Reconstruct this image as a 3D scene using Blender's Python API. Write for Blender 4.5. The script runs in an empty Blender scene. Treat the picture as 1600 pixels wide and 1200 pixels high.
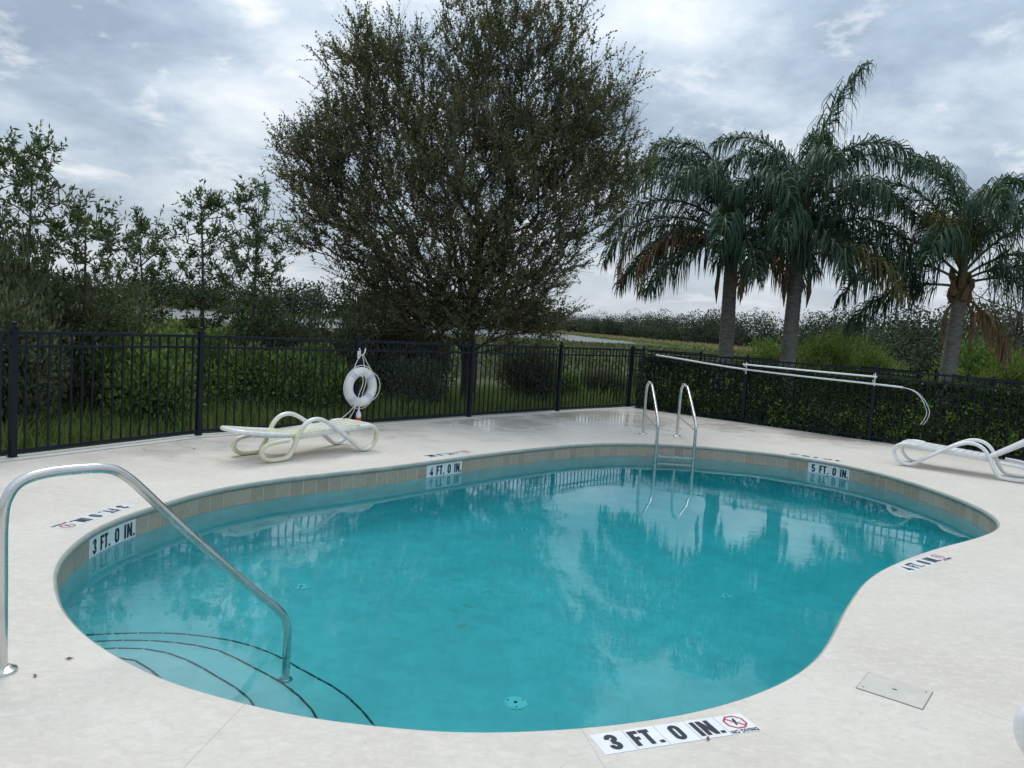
import bpy, bmesh, math, random
import numpy as np
from mathutils import Matrix, Vector

rng = np.random.default_rng(7)
random.seed(7)
SC = bpy.context.scene
COL = SC.collection
R = math.radians

# ------------------------------------------------------------------ camera
cam_d = bpy.data.cameras.new('camera')
cam_d.sensor_width = 36.0
cam_d.lens = 36.0 * 1189.75 / 1600.0
cam_d.clip_start = 0.05
cam_d.clip_end = 6000
cam = bpy.data.objects.new('camera', cam_d)
COL.objects.link(cam)
_p, _r = 0.0781, 0.0636
_f = Vector((0, math.cos(_p), -math.sin(_p))); _u0 = Vector((0, math.sin(_p), math.cos(_p))); _x0 = Vector((1, 0, 0))
_x = _x0 * math.cos(_r) + _u0 * math.sin(_r); _u = _u0 * math.cos(_r) - _x0 * math.sin(_r)
cam.matrix_world = Matrix(((_x.x, _u.x, -_f.x, 0), (_x.y, _u.y, -_f.y, 0), (_x.z, _u.z, -_f.z, 1.7063), (0, 0, 0, 1)))
SC.camera = cam

# ------------------------------------------------------------------ world: clouded sky over a Nishita base
SUN_EL, SUN_AZ = R(58), R(-20)          # azimuth measured from +Y towards +X
world = bpy.data.worlds.new('World')
SC.world = world
world.use_nodes = True
wt = world.node_tree
wt.nodes.clear()
def wn(t, **k):
    n = wt.nodes.new(t)
    for a, b in k.items(): setattr(n, a, b)
    return n
def wl(a, b): wt.links.new(a, b)
def wmath(op, a, b=None, c=None):
    n = wn('ShaderNodeMath', operation=op)
    for i, s in enumerate((a, b, c)):
        if s is None: continue
        if isinstance(s, (int, float)): n.inputs[i].default_value = s
        else: wl(s, n.inputs[i])
    return n.outputs[0]
w_out = wn('ShaderNodeOutputWorld')
w_bg = wn('ShaderNodeBackground')
sky = wn('ShaderNodeTexSky', sky_type='NISHITA')
sky.sun_disc = False
sky.sun_elevation = SUN_EL
sky.sun_rotation = SUN_AZ
sky.air_density = 1.2; sky.dust_density = 2.0; sky.ozone_density = 1.5
tc = wn('ShaderNodeTexCoord')
sep = wn('ShaderNodeSeparateXYZ')
wl(tc.outputs['Generated'], sep.inputs[0])
zc = wmath('MAXIMUM', sep.outputs[2], 0.0)
den = wmath('ADD', zc, 0.26)
cmb = wn('ShaderNodeCombineXYZ')
wl(wmath('DIVIDE', sep.outputs[0], den), cmb.inputs[0])
wl(wmath('DIVIDE', sep.outputs[1], den), cmb.inputs[1])
def wnoise(scale, detail, rough, dist, off):
    mp = wn('ShaderNodeMapping'); mp.inputs['Location'].default_value = off
    wl(cmb.outputs[0], mp.inputs[0])
    n = wn('ShaderNodeTexNoise'); n.inputs['Scale'].default_value = scale; n.inputs['Detail'].default_value = detail
    n.inputs['Roughness'].default_value = rough; n.inputs['Distortion'].default_value = dist
    wl(mp.outputs[0], n.inputs['Vector']); return n.outputs[0]
def wramp(fac, stops):
    r = wn('ShaderNodeValToRGB'); e = r.color_ramp.elements
    while len(e) < len(stops): e.new(0.5)
    for el, (p, c) in zip(e, stops): el.position = p; el.color = (*c, 1)
    wl(fac, r.inputs[0]); return r.outputs[0]
def wmix(fac, a, b, blend='MIX'):
    m = wn('ShaderNodeMix', data_type='RGBA', blend_type=blend)
    if isinstance(fac, (int, float)): m.inputs[0].default_value = fac
    else: wl(fac, m.inputs[0])
    for i, s in ((6, a), (7, b)):
        if isinstance(s, tuple): m.inputs[i].default_value = (*s, 1)
        else: wl(s, m.inputs[i])
    return m.outputs[2]
big = wnoise(2.1, 9, 0.58, 0.15, (3.1, 1.7, 0.4))
small = wnoise(3.9, 9, 0.62, 0.2, (9.2, 4.4, 2.0))
base = wramp(big, [(0.35, (0.285, 0.365, 0.46)), (0.47, (0.40, 0.495, 0.60)), (0.57, (0.565, 0.65, 0.735)), (0.73, (0.83, 0.875, 0.91))])
brk = wramp(small, [(0.55, (0, 0, 0)), (0.72, (0.75, 0.75, 0.75))])
cloud = wmix(brk, base, (1.0, 1.0, 1.0))
# pale band low over the horizon, where one looks through the most air
hz = wmath('POWER', wmath('SUBTRACT', 1.0, wmath('MINIMUM', wmath('MULTIPLY', zc, 4.0), 1.0)), 2.0)
cloud = wmix(wmath('MULTIPLY', hz, 0.75), cloud, (0.80, 0.86, 0.92))
# overcast luminance distribution: the cloud deck brightens towards the zenith
ov = wmath('ADD', 0.95, wmath('MULTIPLY', zc, 1.05))
cl2 = wn('ShaderNodeVectorMath', operation='SCALE')
wl(cloud, cl2.inputs[0]); wl(ov, cl2.inputs['Scale'])
nis = wn('ShaderNodeVectorMath', operation='SCALE'); nis.inputs['Scale'].default_value = 0.08
wl(sky.outputs[0], nis.inputs[0])
fin = wmix(0.90, nis.outputs[0], cl2.outputs[0])
wl(fin, w_bg.inputs[0]); w_bg.inputs[1].default_value = 1.0
wl(w_bg.outputs[0], w_out.inputs[0])

# ------------------------------------------------------------------ sun behind the cloud
sun_d = bpy.data.lights.new('sun', 'SUN')
sun_d.energy = 1.35; sun_d.angle = R(24); sun_d.color = (1.0, 0.96, 0.90)
sun = bpy.data.objects.new('sun', sun_d); COL.objects.link(sun)
_sd = Vector((math.sin(SUN_AZ) * math.cos(SUN_EL), math.cos(SUN_AZ) * math.cos(SUN_EL), math.sin(SUN_EL)))
sun.rotation_euler = _sd.to_track_quat('Z', 'Y').to_euler()
sun.location = (0, 0, 30)

vs = SC.view_settings
vs.view_transform = 'Standard'; vs.look = 'None'; vs.exposure = 0.0; vs.gamma = 1.0; vs.use_curve_mapping = False
SC.render.engine = 'CYCLES'
SC.cycles.use_denoising = True
try: SC.cycles.denoiser = 'OPENIMAGEDENOISE'
except Exception: pass
SC.cycles.max_bounces = 8; SC.cycles.diffuse_bounces = 3; SC.cycles.glossy_bounces = 4; SC.cycles.transmission_bounces = 7; SC.cycles.transparent_max_bounces = 8
SC.cycles.sample_clamp_indirect = 6.0

# ================================================================== materials
def mat(name, color=(0.5, 0.5, 0.5), rough=0.5, metal=0.0, spec=0.5):
    m = bpy.data.materials.new(name); m.use_nodes = True
    b = m.node_tree.nodes['Principled BSDF']
    b.inputs['Base Color'].default_value = (*color, 1); b.inputs['Roughness'].default_value = rough
    b.inputs['Metallic'].default_value = metal; b.inputs['Specular IOR Level'].default_value = spec
    return m
class NT:
    def __init__(s, m): s.t = m.node_tree; s.b = s.t.nodes['Principled BSDF']; s.o = s.t.nodes['Material Output']
    def n(s, t, **k):
        x = s.t.nodes.new(t)
        for a, b in k.items(): setattr(x, a, b)
        return x
    def l(s, a, b): s.t.links.new(a, b)
    def pos(s, kind='Object', scale=(1, 1, 1)):
        if kind == 'World':
            v = s.n('ShaderNodeNewGeometry').outputs['Position']
        else: v = s.n('ShaderNodeTexCoord').outputs[kind]
        mp = s.n('ShaderNodeMapping'); mp.inputs['Scale'].default_value = scale; s.l(v, mp.inputs[0]); return mp.outputs[0]
    def noise(s, v, scale, detail=4, rough=0.55, dist=0.0):
        x = s.n('ShaderNodeTexNoise'); x.inputs['Scale'].default_value = scale; x.inputs['Detail'].default_value = detail
        x.inputs['Roughness'].default_value = rough; x.inputs['Distortion'].default_value = dist
        s.l(v, x.inputs['Vector']); return x.outputs[0]
    def ramp(s, fac, stops):
        r = s.n('ShaderNodeValToRGB'); e = r.color_ramp.elements
        while len(e) < len(stops): e.new(0.5)
        for el, (p, c) in zip(e, stops):
            el.position = p; el.color = (*c, 1) if not isinstance(c, (int, float)) else (c, c, c, 1)
        s.l(fac, r.inputs[0]); return r.outputs[0]
    def mix(s, fac, a, b, blend='MIX'):
        m = s.n('ShaderNodeMix', data_type='RGBA', blend_type=blend)
        if isinstance(fac, (int, float)): m.inputs[0].default_value = fac
        else: s.l(fac, m.inputs[0])
        for i, q in ((6, a), (7, b)):
            if isinstance(q, tuple): m.inputs[i].default_value = (*q, 1)
            else: s.l(q, m.inputs[i])
        return m.outputs[2]
    def bump(s, h, strength, dist=0.01):
        b = s.n('ShaderNodeBump'); b.inputs['Strength'].default_value = strength; b.inputs['Distance'].default_value = dist
        s.l(h, b.inputs['Height']); s.l(b.outputs[0], s.b.inputs['Normal']); return b

def leaf_mat(name, stops, rough=0.5, trans=0.28, spec=0.35):
    m = mat(name, (0.1, 0.1, 0.1), rough, 0, spec); t = NT(m)
    g = t.n('ShaderNodeNewGeometry')
    c = t.ramp(g.outputs['Random Per Island'], stops)
    t.l(c, t.b.inputs['Base Color'])
    tr = t.n('ShaderNodeBsdfTranslucent')
    tint = t.mix(1.0, c, (1.5, 1.6, 0.8), 'MULTIPLY'); t.l(tint, tr.inputs[0])
    mx = t.n('ShaderNodeMixShader'); mx.inputs[0].default_value = trans
    t.l(t.b.outputs[0], mx.inputs[1]); t.l(tr.outputs[0], mx.inputs[2]); t.l(mx.outputs[0], t.o.inputs[0])
    return m

M = {}
# deck: sprayed white texture over concrete, damp in places
def deck_material():
    m = mat('deck_white', (0.62, 0.61, 0.59), 0.5, 0, 0.35); t = NT(m)
    w = t.pos('World')
    n1 = t.noise(w, 0.9, 6, 0.6, 0.6); n2 = t.noise(t.pos('World', (1, 1.5, 1)), 15, 8, 0.70, 1.0); n3 = t.noise(w, 60, 3, 0.6)
    c = t.ramp(n1, [(0.3, (0.57, 0.522, 0.455)), (0.52, (0.62, 0.573, 0.505)), (0.72, (0.66, 0.615, 0.548))])
    c = t.mix(t.ramp(n2, [(0.50, 0.0), (0.64, 0.52)]), c, (0.72, 0.68, 0.615))
    c = t.mix(t.ramp(n2, [(0.32, 0.45), (0.47, 0.0)]), c, (0.50, 0.46, 0.395))
    st = t.noise(t.pos('World', (0.5, 1.6, 1)), 1.7, 7, 0.7, 1.0)
    c = t.mix(t.ramp(st, [(0.56, 0.0), (0.74, 0.35)]), c, (0.45, 0.425, 0.375))
    # a few dark specks and stains
    sp = t.noise(w, 23, 2, 0.5)
    c = t.mix(t.ramp(sp, [(0.755, 0.0), (0.80, 0.55)]), c, (0.30, 0.27, 0.22))
    t.l(c, t.b.inputs['Base Color'])
    # standing damp: strongest where the slab lies low in the far corner by the fences
    geo = t.n('ShaderNodeNewGeometry'); 
    def blob(cx, cy, r):
        d = t.n('ShaderNodeVectorMath', operation='DISTANCE'); t.l(geo.outputs['Position'], d.inputs[0]); d.inputs[1].default_value = (cx, cy, 0)
        return d.outputs['Value']
    def near(cx, cy, r0, r1):
        mr = t.n('ShaderNodeMapRange'); t.l(blob(cx, cy, 0), mr.inputs[0])
        mr.inputs[1].default_value = r0; mr.inputs[2].default_value = r1; mr.inputs[3].default_value = 1; mr.inputs[4].default_value = 0
        return mr.outputs[0]
    def mth(op, a, b):
        x = t.n('ShaderNodeMath', operation=op)
        for i, q in enumerate((a, b)):
            if isinstance(q, (int, float)): x.inputs[i].default_value = q
            else: t.l(q, x.inputs[i])
        return x.outputs[0]
    pud = mth('MAXIMUM', near(1.7, 15.0, 0.6, 3.6), near(5.9, 14.0, 0.2, 1.6))
    pud = mth('MAXIMUM', pud, mth('MULTIPLY', near(-3.9, 9.0, 0.3, 2.2), 0.62))
    pud = mth('MAXIMUM', pud, mth('MULTIPLY', near(-0.2, 13.2, 0.6, 2.8), 0.85))
    pud = mth('MAXIMUM', pud, mth('MULTIPLY', near(-1.9, 11.2, 0.3, 1.8), 0.6))
    pud = mth('MAXIMUM', pud, mth('MULTIPLY', near(4.2, 14.6, 0.3, 2.2), 0.75))
    pud = mth('MAXIMUM', pud, mth('MULTIPLY', near(3.9, 4.9, 0.1, 1.3), 0.6))
    wn_ = t.noise(t.pos('World', (1, 1.3, 1)), 2.2, 5, 0.6, 0.4)
    wet = mth('ADD', mth('MULTIPLY', pud, 0.80), mth('SUBTRACT', wn_, 0.60))
    wetc = t.n('ShaderNodeClamp'); t.l(wet, wetc.inputs[0]); wet = wetc.outputs[0]
    rg = t.n('ShaderNodeMapRange'); t.l(wet, rg.inputs[0]); rg.inputs[1].default_value = 0.0; rg.inputs[2].default_value = 0.65
    rg.inputs[3].default_value = 0.72; rg.inputs[4].default_value = 0.08
    t.l(rg.outputs[0], t.b.inputs['Roughness'])
    h = mth('ADD', mth('MULTIPLY', n3, 0.5), mth('MULTIPLY', n2, 1.0))
    bs = t.n('ShaderNodeMapRange'); t.l(wet, bs.inputs[0]); bs.inputs[1].default_value = 0; bs.inputs[2].default_value = 0.6
    bs.inputs[3].default_value = 0.55; bs.inputs[4].default_value = 0.03
    b = t.bump(h, 0.3, 0.004); t.l(bs.outputs[0], b.inputs['Strength'])
    return m
M['deck'] = deck_material()
M['deck_base'] = mat('joint_filler', (0.60, 0.58, 0.535), 0.9)
M['kerb'] = mat('kerb_paint', (0.60, 0.59, 0.56), 0.6)
def stained(name, c0, c1, scale, rough, lo=0.4, hi=0.65, bump=0.0, kind='World', spec=0.5):
    m = mat(name, c0, rough, 0, spec); t = NT(m); w = t.pos(kind)
    n = t.noise(w, scale, 6, 0.6, 0.5)
    t.l(t.ramp(n, [(lo, c0), (hi, c1)]), t.b.inputs['Base Color'])
    if bump: t.bump(t.noise(w, scale * 8, 4), bump, 0.004)
    return m
M['coping'] = stained('coping_face', (0.29, 0.33, 0.30), (0.37, 0.40, 0.365), 5, 0.55)  # grey-green nose tone: partly its own colour, partly the face's shade painted in
def tile_material():
    m = mat('stone_tile', (0.3, 0.26, 0.22), 0.35); t = NT(m)
    oi = t.n('ShaderNodeObjectInfo'); w = t.pos('World')
    c = t.ramp(oi.outputs['Random'], [(0.0, (0.40, 0.315, 0.235)), (0.5, (0.455, 0.365, 0.28)), (1.0, (0.50, 0.41, 0.325))])
    n = t.noise(w, 22, 6, 0.65, 0.6)
    c = t.mix(t.ramp(n, [(0.35, 0.45), (0.65, 0.0)]), c, (0.29, 0.235, 0.185))
    c = t.mix(t.ramp(t.noise(w, 9, 5), [(0.5, 0.0), (0.75, 0.4)]), c, (0.48, 0.41, 0.34))
    t.l(c, t.b.inputs['Base Color']); t.bump(n, 0.15, 0.002)
    return m
M['tile'] = tile_material()
M['grout'] = stained('grout', (0.60, 0.54, 0.45), (0.68, 0.62, 0.54), 9, 0.85)
def plaster_material():
    m = mat('pool_plaster', (0.6, 0.75, 0.76), 0.7); t = NT(m); w = t.pos('World')
    n1 = t.noise(w, 1.1, 6, 0.6, 0.5); n2 = t.noise(w, 4.5, 6, 0.65, 0.6)
    c = t.ramp(n1, [(0.32, (0.50, 0.63, 0.64)), (0.65, (0.62, 0.74, 0.745))])
    c = t.mix(t.ramp(n2, [(0.40, 0.35), (0.58, 0.0)]), c, (0.36, 0.49, 0.49))
    # rusty leaf stains on the floor
    d = t.n('ShaderNodeVectorMath', operation='DISTANCE'); t.l(t.n('ShaderNodeNewGeometry').outputs['Position'], d.inputs[0]); d.inputs[1].default_value = (-0.45, 6.05, -1.25)
    mr = t.n('ShaderNodeMapRange'); t.l(d.outputs['Value'], mr.inputs[0]); mr.inputs[1].default_value = 0.2; mr.inputs[2].default_value = 1.0; mr.inputs[3].default_value = 1; mr.inputs[4].default_value = 0
    sp = t.ramp(t.noise(w, 5.5, 2, 0.5), [(0.62, 0.0), (0.72, 0.6)])
    mm = t.n('ShaderNodeMath', operation='MULTIPLY'); t.l(mr.outputs[0], mm.inputs[0]); t.l(sp, mm.inputs[1])
    c = t.mix(mm.outputs[0], c, (0.55, 0.36, 0.12))
    t.l(c, t.b.inputs['Base Color']); return m
M['plaster'] = plaster_material()
def water_material():
    m = bpy.data.materials.new('pool_water'); m.use_nodes = True; t = m.node_tree; t.nodes.clear()
    o = t.nodes.new('ShaderNodeOutputMaterial')
    g = t.nodes.new('ShaderNodeBsdfGlass'); g.inputs['IOR'].default_value = 1.333; g.inputs['Roughness'].default_value = 0.0
    tc_ = t.nodes.new('ShaderNodeNewGeometry')
    def nz(scale, sc, det):
        mp = t.nodes.new('ShaderNodeMapping'); mp.inputs['Scale'].default_value = sc; t.links.new(tc_.outputs['Position'], mp.inputs[0])
        n = t.nodes.new('ShaderNodeTexNoise'); n.inputs['Scale'].default_value = scale; n.inputs['Detail'].default_value = det; n.inputs['Distortion'].default_value = 0.4
        t.links.new(mp.outputs[0], n.inputs['Vector']); return n.outputs[0]
    a = nz(1.1, (1, 1.0, 1), 1); b = nz(13.0, (1, 1.3, 1), 3)
    # fine ripples come in patches
    pt = nz(0.45, (1, 1, 1), 2)
    rp = t.nodes.new('ShaderNodeMapRange'); rp.inputs[1].default_value = 0.35; rp.inputs[2].default_value = 0.65; rp.inputs[3].default_value = 0.025; rp.inputs[4].default_value = 0.16
    t.links.new(pt, rp.inputs[0])
    mm = t.nodes.new('ShaderNodeMath'); mm.operation = 'MULTIPLY'; t.links.new(b, mm.inputs[0]); t.links.new(rp.outputs[0], mm.inputs[1])
    ad = t.nodes.new('ShaderNodeMath'); ad.operation = 'ADD'; t.links.new(a, ad.inputs[0]); t.links.new(mm.outputs[0], ad.inputs[1])
    bp = t.nodes.new('ShaderNodeBump'); bp.inputs['Strength'].default_value = 0.2; bp.inputs['Distance'].default_value = 0.02
    t.links.new(ad.outputs[0], bp.inputs['Height']); t.links.new(bp.outputs[0], g.inputs['Normal'])
    t.links.new(g.outputs[0], o.inputs['Surface'])
    v = t.nodes.new('ShaderNodeVolumeAbsorption'); v.inputs['Color'].default_value = (0.16, 0.893, 0.922, 1); v.inputs['Density'].default_value = 0.95
    t.links.new(v.outputs[0], o.inputs['Volume'])
    return m
M['water'] = water_material()
M['fence'] = stained('fence_black', (0.006, 0.009, 0.017), (0.010, 0.014, 0.024), 3, 0.5, spec=0.22)
M['steel'] = mat('stainless', (0.62, 0.62, 0.60), 0.22, 1.0)
def steel_mat():
    t = NT(M['steel']); n = t.noise(t.pos('World'), 8, 3, 0.5, 0.2)
    t.l(t.ramp(n, [(0.35, 0.20), (0.7, 0.30)]), t.b.inputs['Roughness'])
    t.l(t.ramp(n, [(0.3, (0.56, 0.55, 0.53)), (0.6, (0.64, 0.64, 0.63))]), t.b.inputs['Base Color'])
steel_mat()
def resin_mat(name, algae):
    m = mat(name, (0.78, 0.79, 0.80), 0.32); t = NT(m)
    w = t.pos('World')
    n = t.noise(w, 3.5, 5, 0.6, 0.4); n2 = t.noise(w, 16, 5, 0.65)
    c = t.ramp(n2, [(0.3, (0.70, 0.71, 0.70)), (0.6, (0.80, 0.81, 0.81))])
    if algae:
        # green-yellow growth: heavier towards the head end
        d = t.n('ShaderNodeTexCoord'); s = t.n('ShaderNodeSeparateXYZ'); t.l(d.outputs['Object'], s.inputs[0])
        mr = t.n('ShaderNodeMapRange'); t.l(s.outputs[0], mr.inputs[0]); mr.inputs[1].default_value = 0.7; mr.inputs[2].default_value = 1.5; mr.inputs[3].default_value = -0.12; mr.inputs[4].default_value = 0.14
        mr2 = t.n('ShaderNodeMapRange'); t.l(s.outputs[0], mr2.inputs[0]); mr2.inputs[1].default_value = 0.0; mr2.inputs[2].default_value = 0.2; mr2.inputs[3].default_value = 0.2; mr2.inputs[4].default_value = 0.0
        ad = t.n('ShaderNodeMath', operation='ADD'); t.l(n, ad.inputs[0]); t.l(mr.outputs[0], ad.inputs[1])
        ad2 = t.n('ShaderNodeMath', operation='ADD'); t.l(ad.outputs[0], ad2.inputs[0]); t.l(mr2.outputs[0], ad2.inputs[1])
        c = t.mix(t.ramp(ad2.outputs[0], [(0.40, 0.0), (0.62, 0.68)]), c, (0.62, 0.60, 0.34))
    t.l(c, t.b.inputs['Base Color']); return m
M['resin'] = resin_mat('white_resin', False)
M['resin_dirty'] = resin_mat('white_resin_algae', True)
M['white'] = stained('white_vinyl', (0.72, 0.72, 0.71), (0.80, 0.80, 0.80), 8, 0.45)
M['band'] = mat('ring_band', (0.55, 0.57, 0.66), 0.6)
M['rope'] = mat('white_rope', (0.78, 0.78, 0.76), 0.8)
M['red'] = mat('red_plastic', (0.55, 0.03, 0.03), 0.4)
M['pole'] = mat('pole_aluminium', (0.70, 0.74, 0.78), 0.35, 0.35)
M['marker'] = stained('marker_ceramic', (0.74, 0.76, 0.77), (0.80, 0.82, 0.83), 10, 0.25)
M['marker_wet'] = M['marker']
M['ink'] = mat('marker_ink', (0.018, 0.02, 0.03), 0.4)
M['redink'] = mat('marker_red', (0.48, 0.04, 0.05), 0.4)
M['lid'] = stained('lid_plastic', (0.53, 0.505, 0.445), (0.60, 0.575, 0.515), 6, 0.5)
M['lid_rim'] = mat('lid_rim', (0.20, 0.20, 0.18), 0.7)
M['dark'] = mat('dark_gap', (0.03, 0.03, 0.03), 0.8)
M['disc'] = mat('drain_disc', (0.86, 0.90, 0.90), 0.4)
M['steptile'] = mat('step_tile_black', (0.012, 0.014, 0.02), 0.35)
def bark_mat(name, c0, c1, sx=(1, 1, 1), scale=14):
    m = mat(name, c0, 0.9, 0, 0.2); t = NT(m); w = t.pos('World', sx); n = t.noise(w, scale, 6, 0.65, 0.4)
    t.l(t.ramp(n, [(0.35, c0), (0.65, c1)]), t.b.inputs['Base Color']); t.bump(n, 0.6, 0.02); return m
M['bark'] = bark_mat('oak_bark', (0.045, 0.038, 0.032), (0.13, 0.115, 0.10), (1, 1, 0.25))
M['twig'] = bark_mat('twig_bark', (0.07, 0.055, 0.045), (0.13, 0.11, 0.09))
M['palm_bark'] = bark_mat('palm_bark', (0.11, 0.105, 0.095), (0.24, 0.23, 0.21), (1, 1, 3), 6)
M['boot'] = bark_mat('palm_boot', (0.10, 0.065, 0.04), (0.25, 0.17, 0.11), (1, 1, 0.4), 9)
M['oak_leaf'] = leaf_mat('oak_leaf', [(0.0, (0.045, 0.064, 0.032)), (0.45, (0.086, 0.109, 0.049)), (0.8, (0.146, 0.147, 0.060)), (1.0, (0.215, 0.173, 0.081))])
M['sap_leaf'] = leaf_mat('sapling_leaf', [(0.0, (0.034, 0.062, 0.031)), (0.6, (0.070, 0.110, 0.048)), (1.0, (0.139, 0.179, 0.077))], 0.4)
M['shrub_dark'] = leaf_mat('shrub_leaf_dark', [(0.0, (0.052, 0.070, 0.041)), (0.6, (0.098, 0.120, 0.066)), (1.0, (0.161, 0.156, 0.090))])
M['shrub_green'] = leaf_mat('shrub_leaf_green', [(0.0, (0.049, 0.094, 0.024)), (0.6, (0.105, 0.181, 0.045)), (1.0, (0.210, 0.290, 0.075))])
M['shrub_light'] = leaf_mat('shrub_leaf_light', [(0.0, (0.074, 0.114, 0.027)), (0.6, (0.139, 0.204, 0.050)), (1.0, (0.180, 0.228, 0.072))])
M['hedge_leaf'] = leaf_mat('hedge_leaf', [(0.0, (0.016, 0.033, 0.018)), (0.7, (0.034, 0.065, 0.027)), (0.93, (0.068, 0.119, 0.036)), (1.0, (0.146, 0.212, 0.048))], 0.35)
M['hedge_new'] = leaf_mat('hedge_new_leaf', [(0.0, (0.079, 0.168, 0.029)), (0.7, (0.143, 0.256, 0.043)), (1.0, (0.215, 0.300, 0.067))], 0.35)
M['frond'] = leaf_mat('palm_leaflet', [(0.0, (0.016, 0.046, 0.027)), (0.6, (0.031, 0.076, 0.041)), (1.0, (0.064, 0.119, 0.059))], 0.48, 0.2, 0.28)
M['frond_dead'] = leaf_mat('palm_leaflet_dead', [(0.0, (0.12, 0.075, 0.042)), (0.6, (0.22, 0.145, 0.085)), (1.0, (0.33, 0.24, 0.15))], 0.7, 0.2)
M['frond_old'] = leaf_mat('palm_leaflet_old', [(0.0, (0.07, 0.085, 0.030)), (0.6, (0.15, 0.145, 0.045)), (1.0, (0.24, 0.19, 0.08))], 0.5, 0.25)
M['rachis'] = bark_mat('palm_rachis', (0.10, 0.10, 0.05), (0.19, 0.16, 0.09))
M['grass'] = leaf_mat('grass_blade', [(0.0, (0.058, 0.111, 0.023)), (0.6, (0.124, 0.202, 0.046)), (1.0, (0.247, 0.260, 0.098))], 0.55)
M['field'] = leaf_mat('field_weed', [(0.0, (0.10, 0.13, 0.030)), (0.6, (0.17, 0.205, 0.055)), (1.0, (0.28, 0.25, 0.11))], 0.6)
M['marsh'] = leaf_mat('marsh_sedge_leaf', [(0.0, (0.035, 0.055, 0.022)), (0.6, (0.075, 0.098, 0.040)), (1.0, (0.15, 0.14, 0.07))], 0.6)
M['reed'] = leaf_mat('dry_reed', [(0.0, (0.20, 0.15, 0.08)), (1.0, (0.36, 0.28, 0.16))], 0.7)
M['wood_far'] = leaf_mat('far_leaf', [(0.0, (0.022, 0.039, 0.024)), (0.5, (0.040, 0.061, 0.036)), (0.85, (0.062, 0.082, 0.044)), (1.0, (0.074, 0.071, 0.055))], 0.7, 0.15)
def ground_material():
    m = mat('ground_grass', (0.08, 0.1, 0.04), 0.95, 0, 0.1); t = NT(m); w = t.pos('World')
    c = t.ramp(t.noise(w, 0.12, 6, 0.6), [(0.35, (0.038, 0.055, 0.022)), (0.5, (0.07, 0.088, 0.034)), (0.68, (0.14, 0.125, 0.062))])
    c = t.mix(t.ramp(t.noise(w, 3.0, 5), [(0.35, 0.6), (0.6, 0.0)]), c, (0.035, 0.045, 0.018))
    t.l(c, t.b.inputs['Base Color']); t.bump(t.noise(w, 6, 5), 0.8, 0.1); return m
M['ground'] = ground_material()
def lake_material():
    m = mat('lake_water', (0.012, 0.018, 0.016), 0.28); t = NT(m)
    n = t.noise(t.pos('World', (1, 0.35, 1)), 1.2, 4, 0.6); t.bump(n, 0.6, 0.06); return m
M['lake'] = lake_material()

# ================================================================== helpers
def mesh(name, v, f, m=None, smooth=False):
    me = bpy.data.meshes.new(name)
    v = np.asarray(v, np.float32)
    if isinstance(f, np.ndarray) and f.ndim == 2:
        k = f.shape[1]; nf = len(f)
        me.vertices.add(len(v)); me.vertices.foreach_set('co', v.ravel())
        me.loops.add(nf * k); me.loops.foreach_set('vertex_index', f.astype(np.int32).ravel())
        me.polygons.add(nf); me.polygons.foreach_set('loop_start', np.arange(0, nf * k, k, dtype=np.int32))
        try: me.polygons.foreach_set('loop_total', np.full(nf, k, np.int32))
        except Exception: pass
        me.update(calc_edges=True)
    else:
        me.from_pydata([tuple(map(float, p)) for p in v], [], [tuple(int(i) for i in q) for q in f]); me.update()
    if m is not None: me.materials.append(M[m] if isinstance(m, str) else m)
    if smooth: me.polygons.foreach_set('use_smooth', np.ones(len(me.polygons), bool))
    return me
def link(name, data, parent=None, loc=(0, 0, 0), rot=None):
    o = bpy.data.objects.new(name, data); COL.objects.link(o)
    o.location = loc
    if rot is not None: o.rotation_euler = rot
    if parent is not None: o.parent = parent
    return o
def tag(o, label=None, cat=None, group=None, kind=None):
    if label: o['label'] = label
    if cat: o['category'] = cat
    if group: o['group'] = group
    if kind: o['kind'] = kind
    return o
def thing(name, label, cat, loc=(0, 0, 0), rotz=0.0, group=None):
    o = link(name, None, None, loc, (0, 0, rotz)); o.empty_display_size = 0.1
    return tag(o, label, cat, group)

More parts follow.
